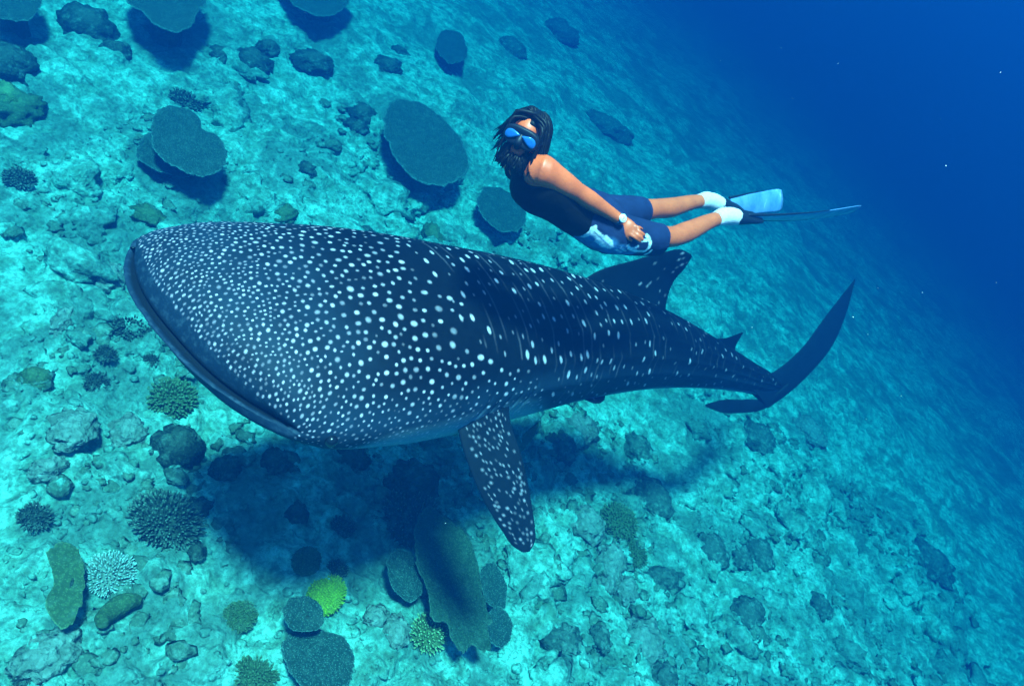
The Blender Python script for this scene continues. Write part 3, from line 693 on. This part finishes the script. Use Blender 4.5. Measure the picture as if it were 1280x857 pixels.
def table(poly, lift, label, mat='plate', seed=0, funnel=.10, wob=.07, tiers=None, name='table_coral', group=None):
    """plate coral from its outline (pixels met at the plate's own height) on a stalk"""
    poly = np.array(poly, float); cpx = poly.mean(0)
    g = ground_hit(*cpx, lift); gz = float(seabed_z(g[0], g[1])); zc = gz+lift
    def on(px, py):
        d = C2W @ np.array([(px-640)/FPX, (428.5-py)/FPX, -1.0]); return CAM+d*((zc-CAM[2])/d[2])
    W = np.array([on(*p) for p in poly]); ctr = W.mean(0)
    Wc_ = np.concatenate([W, W[:1]]); c = np.concatenate([[0], np.cumsum(np.linalg.norm(np.diff(Wc_, axis=0), axis=1))])
    k = 150; out = interp(np.linspace(0, c[-1], k, endpoint=False), c, Wc_)[:, :2]-ctr[:2]
    a = np.linspace(0, 2*math.pi, k, endpoint=False)
    wobn = fbm(np.stack([np.cos(a)*2.6, np.sin(a)*2.6, np.full(k, seed*3.1)], -1), 4, seed)
    fr_ = fbm(np.stack([np.cos(a)*11, np.sin(a)*11, np.full(k, seed*1.7)], -1), 3, seed+40, .7)
    out = out*(1+wob*1.6*wobn+.05*fr_)[:, None]; R = np.linalg.norm(out, axis=1).mean()
    rr = np.linspace(0.003, 1, 24)
    XY = out[None]*rr[:, None, None]
    zz = funnel*R*(rr**2)[:, None]+.03*R*fbm(np.stack([XY[..., 0]*5, XY[..., 1]*5, np.full(XY.shape[:2], seed)], -1), 3, seed+2)*(.2+rr[:, None])-.03*R*sstep(.93, 1, rr)[:, None]
    topV = np.concatenate([XY, zz[..., None]], -1)
    thk = (.035*R+.008)*(1-.75*rr**2)[:, None]
    botV = np.concatenate([XY*(1-.02*rr[:, None, None]), (zz-thk)[..., None]], -1)
    n = len(rr); tip_t = (sstep(.955, .99, rr)[:, None]*(.55+.45*np.sign(1))*np.ones(k))
    V = np.concatenate([topV.reshape(-1, 3), botV.reshape(-1, 3)]); g1 = gridF(n, k, True); e = (n-1)*k+np.arange(k); e2 = (n-1)*k+(np.arange(k)+1) % k
    F = [np.concatenate([g1, g1[:, ::-1]+n*k, np.stack([e, e2, e2+n*k, e+n*k], -1)])]; j = np.arange(k)
    F.append(np.concatenate([np.stack([j*0, j[:], (j+1) % k], -1)[1:-1]]))
    base = np.array([ctr[0], ctr[1], gz])
    root = link(name, None, None, base); tag(root, label, 'coral', group or CG)
    link('plate', mesh_np('plate', V+np.array([0, 0, lift]), F, dict(tip=np.concatenate([tip_t.ravel(), np.zeros(n*k)])), MT[mat]), root)
    sv, sf = tube([np.array([0, 0, -.12]), np.array([.02, .01, lift*.5]), np.array([0, 0, lift-.17*R])], [.34*R, .22*R, .30*R], 16, (1, 0, 0), 4, ends=(.6, .1))
    sv = sv*(1+.12*fbm(sv*9, 2, seed)[:, None]); link('stalk', mesh_np('stalk', sv, sf, dict(tip=np.zeros(len(sv))), MT['dark']), root)
    return root
_ic = bmesh.new(); bmesh.ops.create_icosphere(_ic, subdivisions=4, radius=1); ICV = np.array([v.co[:] for v in _ic.verts]); ICF = np.array([[v.index for v in f.verts] for f in _ic.faces]); _ic.free()
_ic = bmesh.new(); bmesh.ops.create_icosphere(_ic, subdivisions=1, radius=1); IC1V = np.array([v.co[:] for v in _ic.verts]); IC1F = np.array([[v.index for v in f.verts] for f in _ic.faces]); _ic.free()
def size_at(px, py, w):
    g = ground_hit(px, py); return g, w*PX(g)[2]/FPX
def boulder(px, py, w, asp, hgt, label, mat='olive', seed=0, rough=.16, name='boulder_coral', cat='coral', group=None, freq=2.2, ang=0.0):
    g, d = size_at(px, py, w); r = d/2; n = ICV
    disp = 1+rough*1.9*fbm(n*freq+seed*7.7, 3, seed, .55)+rough*.5*(1-2*np.abs(fbm(n*5+seed, 3, seed+3, .6)))-.06+rough*.55*fbm(n*12, 3, seed, .65)
    V = n*disp[:, None]*np.array([r, r*asp, r*hgt]); ca, sa = math.cos(ang), math.sin(ang)
    V = np.stack([V[:, 0]*ca-V[:, 1]*sa, V[:, 0]*sa+V[:, 1]*ca, V[:, 2]], -1); 
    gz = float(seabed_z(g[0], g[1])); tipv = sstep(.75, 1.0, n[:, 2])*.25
    o = link(name, mesh_np(name, V+np.array([0, 0, -.05*r*hgt]), ICF, dict(tip=tipv), MT[mat]), None, (g[0], g[1], gz))
    return tag(o, label, cat, group or CG)
def bush(px, py, w, asp, hgt, label, mat='dark', seed=0, n=230, bl=.30, br=.055, tipv=1.0, name='branching_coral', group=None, flat=.0):
    """dome of short upright branches with pale tips"""
    g, d = size_at(px, py, w); r = d/2; rs = random.Random(seed*13+1); parts = []; tips = []
    core = ICV[:, :]*(1+.12*fbm(ICV*3+seed, 3, seed))[:, None]*np.array([r*.86, r*.86*asp, r*hgt*.8]); core[:, 2] = np.maximum(core[:, 2], -.2*r)
    parts.append((core, [ICF])); tips.append(np.zeros(len(core)))
    k5 = np.linspace(0, 2*math.pi, 6, endpoint=False); ga = math.pi*(3-5**.5)
    for q in range(n):
        z = 1-(q+.5)/n*1.05; a = q*ga+rs.gauss(0, .12); s_ = math.sqrt(max(0, 1-z*z)); nd = np.array([math.cos(a)*s_, math.sin(a)*s_, z])
        p0 = nd*np.array([r*.82, r*.82*asp, r*hgt*.76]); dr = unit(nd*np.array([1, 1, 1.1])+np.array([rs.gauss(0, .22), rs.gauss(0, .22), .35]))
        L_ = r*bl*rs.uniform(.6, 1.25); w0 = r*br*rs.uniform(.8, 1.3)
        t1 = unit(np.cross(dr, (.3, .5, .8))); t2 = np.cross(dr, t1); ring = t1*np.cos(k5)[:, None]+t2*np.sin(k5)[:, None]
        V = np.concatenate([p0+ring*w0, p0+dr*L_*.6+ring*w0*.85, p0+dr*L_*.95+ring*w0*.5, [p0+dr*L_*1.05]])
        i = np.arange(6); parts.append((V, [gridF(3, 6, True), np.stack([12+i, 12+(i+1) % 6, i*0+18], -1)]))
        tips.append(np.concatenate([np.zeros(6), np.full(6, .12*tipv), np.full(7, tipv*rs.uniform(.5, 1))]))
    V, F = joinVF(parts); gz = float(seabed_z(g[0], g[1]))
    o = link(name, mesh_np(name, V+np.array([0, 0, .05*r]), F, dict(tip=np.concatenate(tips)), MT[mat]), None, (g[0], g[1], gz)); return tag(o, label, 'coral', group or CG)

# plate corals
table([(150, -22), (158, 5), (176, 20), (195, 38), (218, 46), (236, 42), (248, 22), (258, -10), (240, -40), (190, -45)], .42, 'large flat plate coral with thin pale rim beyond the two tiered plate coral', seed=1)
two = table([(170, 190), (172, 200), (185, 211), (205, 219), (228, 224), (245, 215), (250, 190), (220, 170), (188, 168)], .14, 'lower tier of layered plate coral beyond the shark\'s snout, half covered by another plate', seed=2, wob=.055)
table([(190, 148), (205, 136), (232, 138), (250, 152), (254, 165), (272, 172), (282, 190), (281, 210), (262, 224), (240, 222), (222, 214), (200, 200), (188, 172)], .30, 'upper tier of layered plate coral beyond the shark\'s snout, notched on one side', seed=3, wob=.04)
table([(478, 150), (487, 133), (505, 129), (525, 132), (548, 148), (567, 168), (582, 195), (583, 218), (566, 232), (540, 236), (515, 226), (492, 202), (480, 176)], .34, 'big round plate coral with bright rim beside the diver\'s head', seed=4, wob=.04)
table([(594, 250), (606, 236), (628, 238), (648, 252), (656, 275), (645, 291), (622, 290), (604, 276)], .25, 'faint plate coral on the seabed between the diver and the shark\'s back', seed=5)
table([(352, 765), (360, 750), (378, 745), (396, 752), (404, 768), (400, 784), (385, 790), (366, 788)], .22, 'small lobe of plate coral touching the bright green dome coral', seed=6, wob=.055)
table([(350, 805), (362, 792), (388, 784), (410, 790), (432, 800), (442, 820), (438, 850), (410, 868), (382, 862), (360, 838)], .18, 'broad plate coral with pale scalloped rim next to the bright green dome coral', seed=7, wob=.04)
table([(515, 662), (530, 640), (556, 640), (578, 660), (590, 690), (600, 730), (612, 768), (613, 795), (602, 812), (588, 806), (578, 816), (562, 800), (556, 780), (540, 772), (532, 740), (520, 705)], .26, 'long fan shaped plate coral under the shark\'s breast fin', 'fan', seed=8, wob=.12)
table([(482, 700), (492, 688), (512, 690), (524, 715), (526, 742), (512, 752), (496, 744), (486, 724)], .2, 'dark oval plate coral against the long fan shaped plate', seed=9)
table([(600, 712), (612, 702), (626, 715), (633, 740), (628, 760), (612, 758), (602, 738)], .15, 'narrow grey green plate coral behind the long fan shaped plate', seed=10)
table([(606, 768), (620, 758), (635, 768), (638, 795), (625, 810), (610, 800)], .12, 'short stubby plate coral beside the rim of the long fan shaped plate', seed=11)
table([(-30, -20), (-20, 12), (5, 28), (30, 32), (48, 18), (50, -10), (20, -40)], .35, 'plate coral with dark underside next to a big dark coral head', seed=12)
table([(345, -25), (362, 5), (385, 22), (415, 24), (434, 8), (440, -20), (400, -45)], .3, 'shadowy plate coral far up the slope beyond the small dark coral heads', seed=13)
table([(58, 690), (72, 676), (92, 680), (104, 700), (106, 728), (102, 760), (90, 782), (70, 776), (56, 758), (66, 728)], .12, 'flat green lobed coral beside the white tipped branching coral', 'olive', seed=14, funnel=.02, wob=.16)
table([(545, 50), (556, 40), (572, 42), (582, 58), (576, 80), (560, 82), (548, 70)], .2, 'small hazy plate coral up the slope from the big round plate', seed=15)
table([(630, 555), (640, 520), (655, 500), (668, 505), (672, 530), (660, 555), (646, 566)], .15, 'olive plate coral half hidden behind the shark\'s breast fin', 'olive', seed=16)
# branching corals
bush(215, 502, 62, .95, .7, 'domed finger coral with stubby green branches close to the shark\'s lower jaw', 'olive', 1, 260, .22, .06, .55)
bush(165, 416, 46, 1, .6, 'dark bushy coral right in front of the shark\'s mouth', 'dark', 2, 200, .24, .06, .35)
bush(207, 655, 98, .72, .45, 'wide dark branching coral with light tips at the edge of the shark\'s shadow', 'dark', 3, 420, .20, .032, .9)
bush(138, 722, 62, .9, .45, 'whitish branching coral with crisp pale tips beside the flat green coral', 'pale', 4, 330, .24, .036, 1)
bush(45, 655, 42, .9, .5, 'small brown branching coral far from the shark beside pale rubble', 'dark', 5, 160, .26, .05, .6)
bush(300, 770, 46, 1, .55, 'round grey green coral with fine pimples alone on bright sand', 'olive', 6, 300, .14, .04, .5)
bush(407, 745, 52, 1.25, .7, 'bright lime green dome coral covered in tiny knobs', 'green', 7, 380, .12, .038, .8)
bush(381, 706, 40, 1.1, .8, 'dull green dome coral touching the lime green one', 'olive', 8, 260, .12, .04, .4)
bush(420, 714, 30, .9, .6, 'tiny dark coral with speckled tips behind the lime green dome', 'dark', 9, 120, .26, .06, .9)
bush(534, 793, 50, 1.0, .65, 'yellow green coral with pale finger tips in front of the long fan shaped plate', 'yellow', 10, 210, .26, .055, 1)
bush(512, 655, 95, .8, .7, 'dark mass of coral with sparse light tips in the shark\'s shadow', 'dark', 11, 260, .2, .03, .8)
bush(25, 232, 40, .9, .5, 'pimpled coral clump beside the yellow green knobbly rock', 'dark', 12, 160, .24, .06, .8)
bush(132, 453, 28, .9, .5, 'little round branching coral on pale sand before the shark\'s jaw', 'dark', 13, 130, .3, .06, .5)
bush(120, 478, 30, 1.1, .45, 'low dark branching coral next to the little round one', 'dark', 14, 130, .28, .06, .4)
bush(188, 457, 17, 1, .5, 'tiniest sprig of dark branching coral near the jaw', 'dark', 15, 60, .4, .08, .4)
bush(38, 842, 44, .9, .5, 'dark branching coral at the foot of the bright rubble patch', 'dark', 16, 170, .26, .05, .5)
bush(320, 845, 60, .8, .4, 'low brownish coral clump next to the broad scalloped plate', 'olive', 17, 240, .22, .045, .5)
bush(428, 660, 34, .9, .5, 'small speckled coral within the shark\'s shadow', 'dark', 18, 110, .28, .055, .7)
bush(232, 128, 46, .6, .4, 'low white dotted coral right behind the layered plate coral', 'dark', 19, 120, .24, .05, .9)
bush(770, 655, 56, 1, .45, 'broad pimpled coral on the rubble past the shark\'s breast fin', 'olive', 20, 260, .16, .04, .4)
bush(790, 692, 46, 1, .45, 'grey green pimpled coral beside a pale split rock', 'olive', 21, 220, .16, .04, .4)
# boulder corals and dark heads
B = [
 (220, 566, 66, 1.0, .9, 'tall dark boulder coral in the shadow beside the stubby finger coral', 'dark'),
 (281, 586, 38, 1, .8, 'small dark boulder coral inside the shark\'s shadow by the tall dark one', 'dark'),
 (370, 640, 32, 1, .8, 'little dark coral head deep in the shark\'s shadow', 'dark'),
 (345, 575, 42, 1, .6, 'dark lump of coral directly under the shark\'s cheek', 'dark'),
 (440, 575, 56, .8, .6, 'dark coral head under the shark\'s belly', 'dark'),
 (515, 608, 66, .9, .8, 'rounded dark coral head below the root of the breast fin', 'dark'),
 (45, 475, 36, 1, .8, 'smooth round green boulder coral alone on the sand', 'olive'),
 (110, 34, 70, .9, .55, 'big dark coral head between two plate corals', 'dark'),
 (145, 62, 40, 1, .6, 'dark coral head in the shade of the large flat plate', 'dark'),
 (315, 78, 46, 1.3, .6, 'larger of two touching dark coral heads beyond the layered plate coral', 'dark'),
 (335, 58, 30, 1, .6, 'smaller dark coral head leaning against the larger one behind the layered plate', 'dark'),
 (274, 66, 32, 1, .5, 'small grey dark coral head near the large flat plate', 'dark'),
 (392, 75, 44, 1.2, .4, 'ragged dark coral patch up the slope', 'dark'),
 (10, 78, 66, 1.2, .6, 'big brown green coral head next to the plate with dark underside', 'dark'),
 (135, 350, 44, 1, .6, 'pale green rounded boulder just ahead of the shark\'s snout', 'rock'),
 (95, 333, 40, .7, .6, 'pale green ridge shaped boulder ahead of the shark\'s snout', 'rock'),
 (135, 384, 44, .8, .5, 'dark overhanging rock between pale boulder and bushy coral', 'dark'),
 (80, 402, 52, .5, .5, 'long dark edged reef rock on the sand ahead of the shark', 'rock'),
 (160, 543, 46, 1, .6, 'pale lumpy rock beside the stubby finger coral', 'rock'),
 (90, 545, 60, .9, .45, 'broad pale reef rock in the open rubble', 'rock'),
 (60, 585, 44, .8, .5, 'pale yellowish reef rock at the edge of the rubble field', 'rock'),
 (20, 135, 56, 1.2, .6, 'yellow green knobbly rock beside brown green coral head', 'olive'),
 (8, 125, 40, 1, .8, 'lit yellow green lump on the knobbly rock', 'yellow'),
 (185, 272, 44, .7, .4, 'green algae covered rock just behind the shark\'s snout', 'olive'),
 (355, 268, 34, .8, .4, 'small green rock peeping over the shark\'s head', 'olive'),
 (813, 625, 58, 1.1, .5, 'dark round coral head on hazy rubble under the shark\'s tail', 'dark'),
 (795, 560, 46, .9, .4, 'hazy dark rock near the round coral head under the tail', 'dark'),
 (720, 540, 62, .8, .5, 'pale reef rock below the shark\'s pelvic fin', 'rock'),
 (700, 560, 44, .8, .6, 'dark crevice rock next to pale reef rock below the pelvic fin', 'dark'),
 (735, 652, 50, 1, .5, 'pale greenish boulder on rubble past the tip of the breast fin', 'rock'),
 (763, 705, 40, 1.8, .6, 'tall split pale rock beside the pimpled corals', 'rock'),
 (780, 738, 36, 1, .6, 'lower half of a broken pale rock', 'rock'),
 (828, 722, 64, .45, .4, 'dark elongated ledge behind the split pale rock', 'dark'),
 (700, 800, 44, 1.2, .4, 'dark hollow rock amid the bright rubble', 'dark'),
 (748, 800, 26, 1.3, .5, 'small dark upright rock amid the bright rubble', 'dark'),
 (800, 800, 60, 1, .4, 'rough pale reef rock down the rubble slope', 'rock'),
 (830, 848, 40, .9, .5, 'dark rock beside rough pale reef rock', 'dark'),
 (885, 690, 50, 1, .4, 'hazy dark coral patch further down the slope', 'dark'),
 (925, 695, 34, 1, .4, 'small hazy dark rock further down the slope', 'dark'),
 (1025, 757, 34, 1, .5, 'lone small dark coral head on open hazy sand', 'dark'),
 (950, 690, 50, .8, .3, 'faint dark coral smear on the slope below the tail fin', 'dark'),
 (945, 550, 48, .9, .4, 'faint dark rock right under the tail fin', 'dark'),
 (1010, 540, 60, .8, .4, 'faint pale rock beyond the tail fin', 'rock'),
 (930, 770, 60, .7, .3, 'faint ragged coral patch on the hazy slope', 'dark'),
 (1160, 700, 70, .7, .35, 'barely visible rock far down in the blue haze', 'dark'),
 (485, 82, 42, .8, .4, 'hazy dark coral head beyond the big round plate', 'dark'),
 (500, 62, 24, 1, .4, 'small hazy coral head next to the hazy dark one', 'dark'),
 (452, 140, 44, .8, .4, 'dark stain of coral beside the big round plate', 'dark'),
 (445, 158, 30, .9, .4, 'small dark rock touching the rim of the big round plate', 'dark'),
 (540, 296, 40, .6, .4, 'green dark rock just behind the shark\'s back', 'olive'),
 (455, 290, 26, .8, .5, 'small dark rock peeping over the shark\'s back', 'dark'),
 (383, 215, 26, .8, .5, 'small dark rock on open bright rubble beyond the shark', 'dark'),
 (700, 40, 60, .8, .4, 'dim coral head in the blue haze past the diver', 'dark'),
 (760, 160, 70, .7, .4, 'dim low coral patch in the haze behind the diver\'s legs', 'dark'),
 (640, 60, 50, .8, .4, 'dim rounded coral head in the haze over the diver', 'dark'),
 (470, 770, 30, .9, .5, 'small pale reef stone on bright sand between two plates', 'rock'),
 (495, 790, 44, .7, .35, 'grey low rock next to the yellow green coral', 'rock'),
 (245, 640, 34, .8, .5, 'dark little rock behind the wide branching coral', 'dark'),
 (245, 690, 26, .8, .5, 'small dark stone at the edge of the shark\'s shadow', 'dark'),
 (60, 820, 70, .8, .3, 'low bright rubble mound under the flat green coral', 'rock'),
 (660, 705, 44, .8, .4, 'bright pale rock right below the breast fin tip', 'rock'),
]
for i, (px, py, w, asp, hg, lb, mt) in enumerate(B):
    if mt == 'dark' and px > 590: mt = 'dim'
    isrock = mt == 'rock' or ' rock' in lb or 'stone' in lb or 'mound' in lb or 'ledge' in lb
    boulder(px, py, w, asp, hg, lb, mt, i+1, .24 if isrock else .2, 'reef_rock' if isrock else 'boulder_coral', 'rock' if isrock else 'coral', 'rocks among the corals' if isrock else CG, 2.6 if isrock else 2.0, (i*1.7) % 3)
# a curved ridge like a sausage lying on the sand
g = [ground_hit(*q) for q in ((128, 790), (134, 776), (146, 766), (160, 760), (172, 756))]
V, F = tube([np.array([q[0], q[1], float(seabed_z(q[0], q[1]))+.06]) for q in g], [.035, .055, .06, .055, .035], 20, (0, 0, 1)); b0 = V.mean(0); b0[2] -= .06
V = V+(.014*fbm(V*14, 3, 4))[:, None]*unit(V-V.mean(0)); tag(link('sea_cucumber', mesh_np('sea_cucumber', V-b0, F, dict(tip=np.zeros(len(V))), MT['olive']), None, b0), 'curved green sausage shaped sea cucumber lying on pale sand', 'sea cucumber')

# ------------------------------------------------------------------ loose coral rubble, and drifting specks
rr_ = np.random.default_rng(21); NR = 15000
xy = np.stack([rr_.uniform(-4.4, 6.4, NR*2), rr_.uniform(-1.5, 7.0, NR*2)], -1)
dens = fbm(np.concatenate([xy, np.zeros((NR*2, 1))], 1)*1.1, 3, 33); keep = dens+rr_.uniform(-.5, .5, NR*2) > -.05+.5*sstep(3, 6.5, np.hypot(xy[:, 0]*.8, xy[:, 1]*.9)); xy = xy[keep][:NR]
nr = len(xy); sz = .010+.026*rr_.random(nr)**3; zz = seabed_z(xy[:, 0], xy[:, 1])
sc3 = sz[:, None]*rr_.uniform(.6, 1.5, (nr, 3))*np.array([1.2, 1.0, .6]); an = rr_.uniform(0, 6.28, nr)
Vr = IC1V[None]*(1+.35*(rr_.random((nr, len(IC1V), 1))-.5))*sc3[:, None]; ca, sa = np.cos(an)[:, None], np.sin(an)[:, None]
Vr = np.stack([Vr[..., 0]*ca-Vr[..., 1]*sa, Vr[..., 0]*sa+Vr[..., 1]*ca, Vr[..., 2]], -1)+np.concatenate([xy, zz[:, None]], 1)[:, None]
Fr = (IC1F[None]+(np.arange(nr)*len(IC1V))[:, None, None]).reshape(-1, 3)
tag(link('coral_rubble', mesh_np('coral_rubble', Vr.reshape(-1, 3), Fr, None, SAND, True)), 'loose broken coral rubble strewn over the seabed', 'rubble', kind='stuff')
_ic = bmesh.new(); bmesh.ops.create_icosphere(_ic, subdivisions=2, radius=1); IC2V = np.array([v.co[:] for v in _ic.verts]); IC2F = np.array([[v.index for v in f.verts] for f in _ic.faces]); _ic.free()
_ic = bmesh.new(); bmesh.ops.create_icosphere(_ic, subdivisions=3, radius=1); IC3V = np.array([v.co[:] for v in _ic.verts]); IC3F = np.array([[v.index for v in f.verts] for f in _ic.faces]); _ic.free()
NL = 420; xy = np.stack([rr_.uniform(-4.6, 7.5, NL*4), rr_.uniform(-1.6, 8.5, NL*4)], -1); dn = fbm(np.concatenate([xy, np.zeros((len(xy), 1))], 1)*.6+2, 3, 53, .6); xy = xy[dn > -.08][:NL]; nl_ = len(xy)
sz = .06+.15*rr_.random(nl_)**2; zz = seabed_z(xy[:, 0], xy[:, 1]); off = rr_.uniform(0, 50, (nl_, 1, 3))
nz = fbm(IC3V[None]*1.7+off, 3, 7, .6)*.9+(1-2*np.abs(fbm(IC3V[None]*4.2+off, 3, 8, .6)))*.22
Vl = IC3V[None]*(.85+nz)[..., None]*(sz[:, None]*rr_.uniform(.7, 1.5, (nl_, 3))*np.array([1.2, 1.2, .62]))[:, None]+np.concatenate([xy, zz[:, None]-.01], 1)[:, None]
tag(link('reef_lumps', mesh_np('reef_lumps', Vl.reshape(-1, 3), (IC3F[None]+(np.arange(nl_)*len(IC3V))[:, None, None]).reshape(-1, 3), None, SAND)), 'encrusted lumps of old pale reef merging into the seabed', 'reef', kind='stuff')
NTf = 4200; xy = np.stack([rr_.uniform(-4.4, 7.5, NTf*5), rr_.uniform(-1.5, 8.0, NTf*5)], -1)
dn = fbm(np.concatenate([xy, np.zeros((len(xy), 1))], 1)*.8+5, 4, 51, .65); xy = xy[dn > .0][:NTf]; nt_ = len(xy)
sz = .012+.042*rr_.random(nt_)**2.4; zz = seabed_z(xy[:, 0], xy[:, 1])
Vt = IC2V[None]*(1+1.0*(rr_.random((nt_, len(IC2V), 1))-.5))*(sz[:, None]*rr_.uniform(.7, 1.4, (nt_, 3))*np.array([1.3, 1.3, .42]))[:, None]+np.concatenate([xy, zz[:, None]], 1)[:, None]
tag(link('algae_tufts', mesh_np('algae_tufts', Vt.reshape(-1, 3), (IC2F[None]+(np.arange(nt_)*len(IC2V))[:, None, None]).reshape(-1, 3), dict(tip=np.zeros(nt_*len(IC2V))), coral_mat('algae_turf', (.08, .12, .075), (.19, .25, .17), (.3, .3, .2), 40, sandy=.7))), 'patches of low brown green algae turf and dead coral knobs over the rubble', 'algae', kind='stuff')
NPt = 30; ps = []
for k in range(NPt):
    q = P(rr_.uniform(40, 1278), rr_.uniform(10, 850), rr_.uniform(2.4, 5.5))
    if k < 18: q = P(rr_.uniform(900, 1279), rr_.uniform(60, 560), rr_.uniform(2.2, 5))
    ps.append((IC1V*rr_.uniform(.0008, .0020)+q, [IC1F]))
V, F = joinVF(ps); tag(link('drifting_particles', mesh_np('drifting_particles', V, F, None, simple('plankton', (.7, .75, .75), .6))), 'tiny pale specks drifting in the open water', 'particles', kind='stuff')
# ------------------------------------------------------------------ the water between things
top = CAM_Z+.35; bot = float(GZ.min())-1
bx0, bx1, by0, by1 = float(gx[0])-2, float(gx[-1])+2, float(gy[0])-2, float(gy[-1])+2
hv = [(x, y, z) for x in (bx0, bx1) for y in (by0, by1) for z in (bot, top)]
hf = [(0, 1, 3, 2), (4, 6, 7, 5), (0, 4, 5, 1), (2, 3, 7, 6), (0, 2, 6, 4), (1, 5, 7, 3)]
SIG_S = np.array([.0003, .0086, .0330]); SIG_A = np.array([.34, .114, .082])
hm = bpy.data.materials.new('sea_water'); hm.use_nodes = True; ht = hm.node_tree; ht.nodes.clear()
pv = ht.nodes.new('ShaderNodeVolumePrincipled'); ho = ht.nodes.new('ShaderNodeOutputMaterial')
D = float((SIG_S+SIG_A).max())*1.05
colr = SIG_S/D; ab = np.clip(1-SIG_A/(D*(1-colr)), 0, 1)**2
pv.inputs['Color'].default_value = (*colr, 1); pv.inputs['Density'].default_value = D
pv.inputs['Absorption Color'].default_value = (*ab, 1); pv.inputs['Anisotropy'].default_value = 0.5
ht.links.new(pv.outputs[0], ho.inputs['Volume'])
tag(link('haze', mesh_np('haze', hv, np.array(hf), None, hm, False)), 'clear blue sea water filling the whole scene', 'water', kind='stuff')
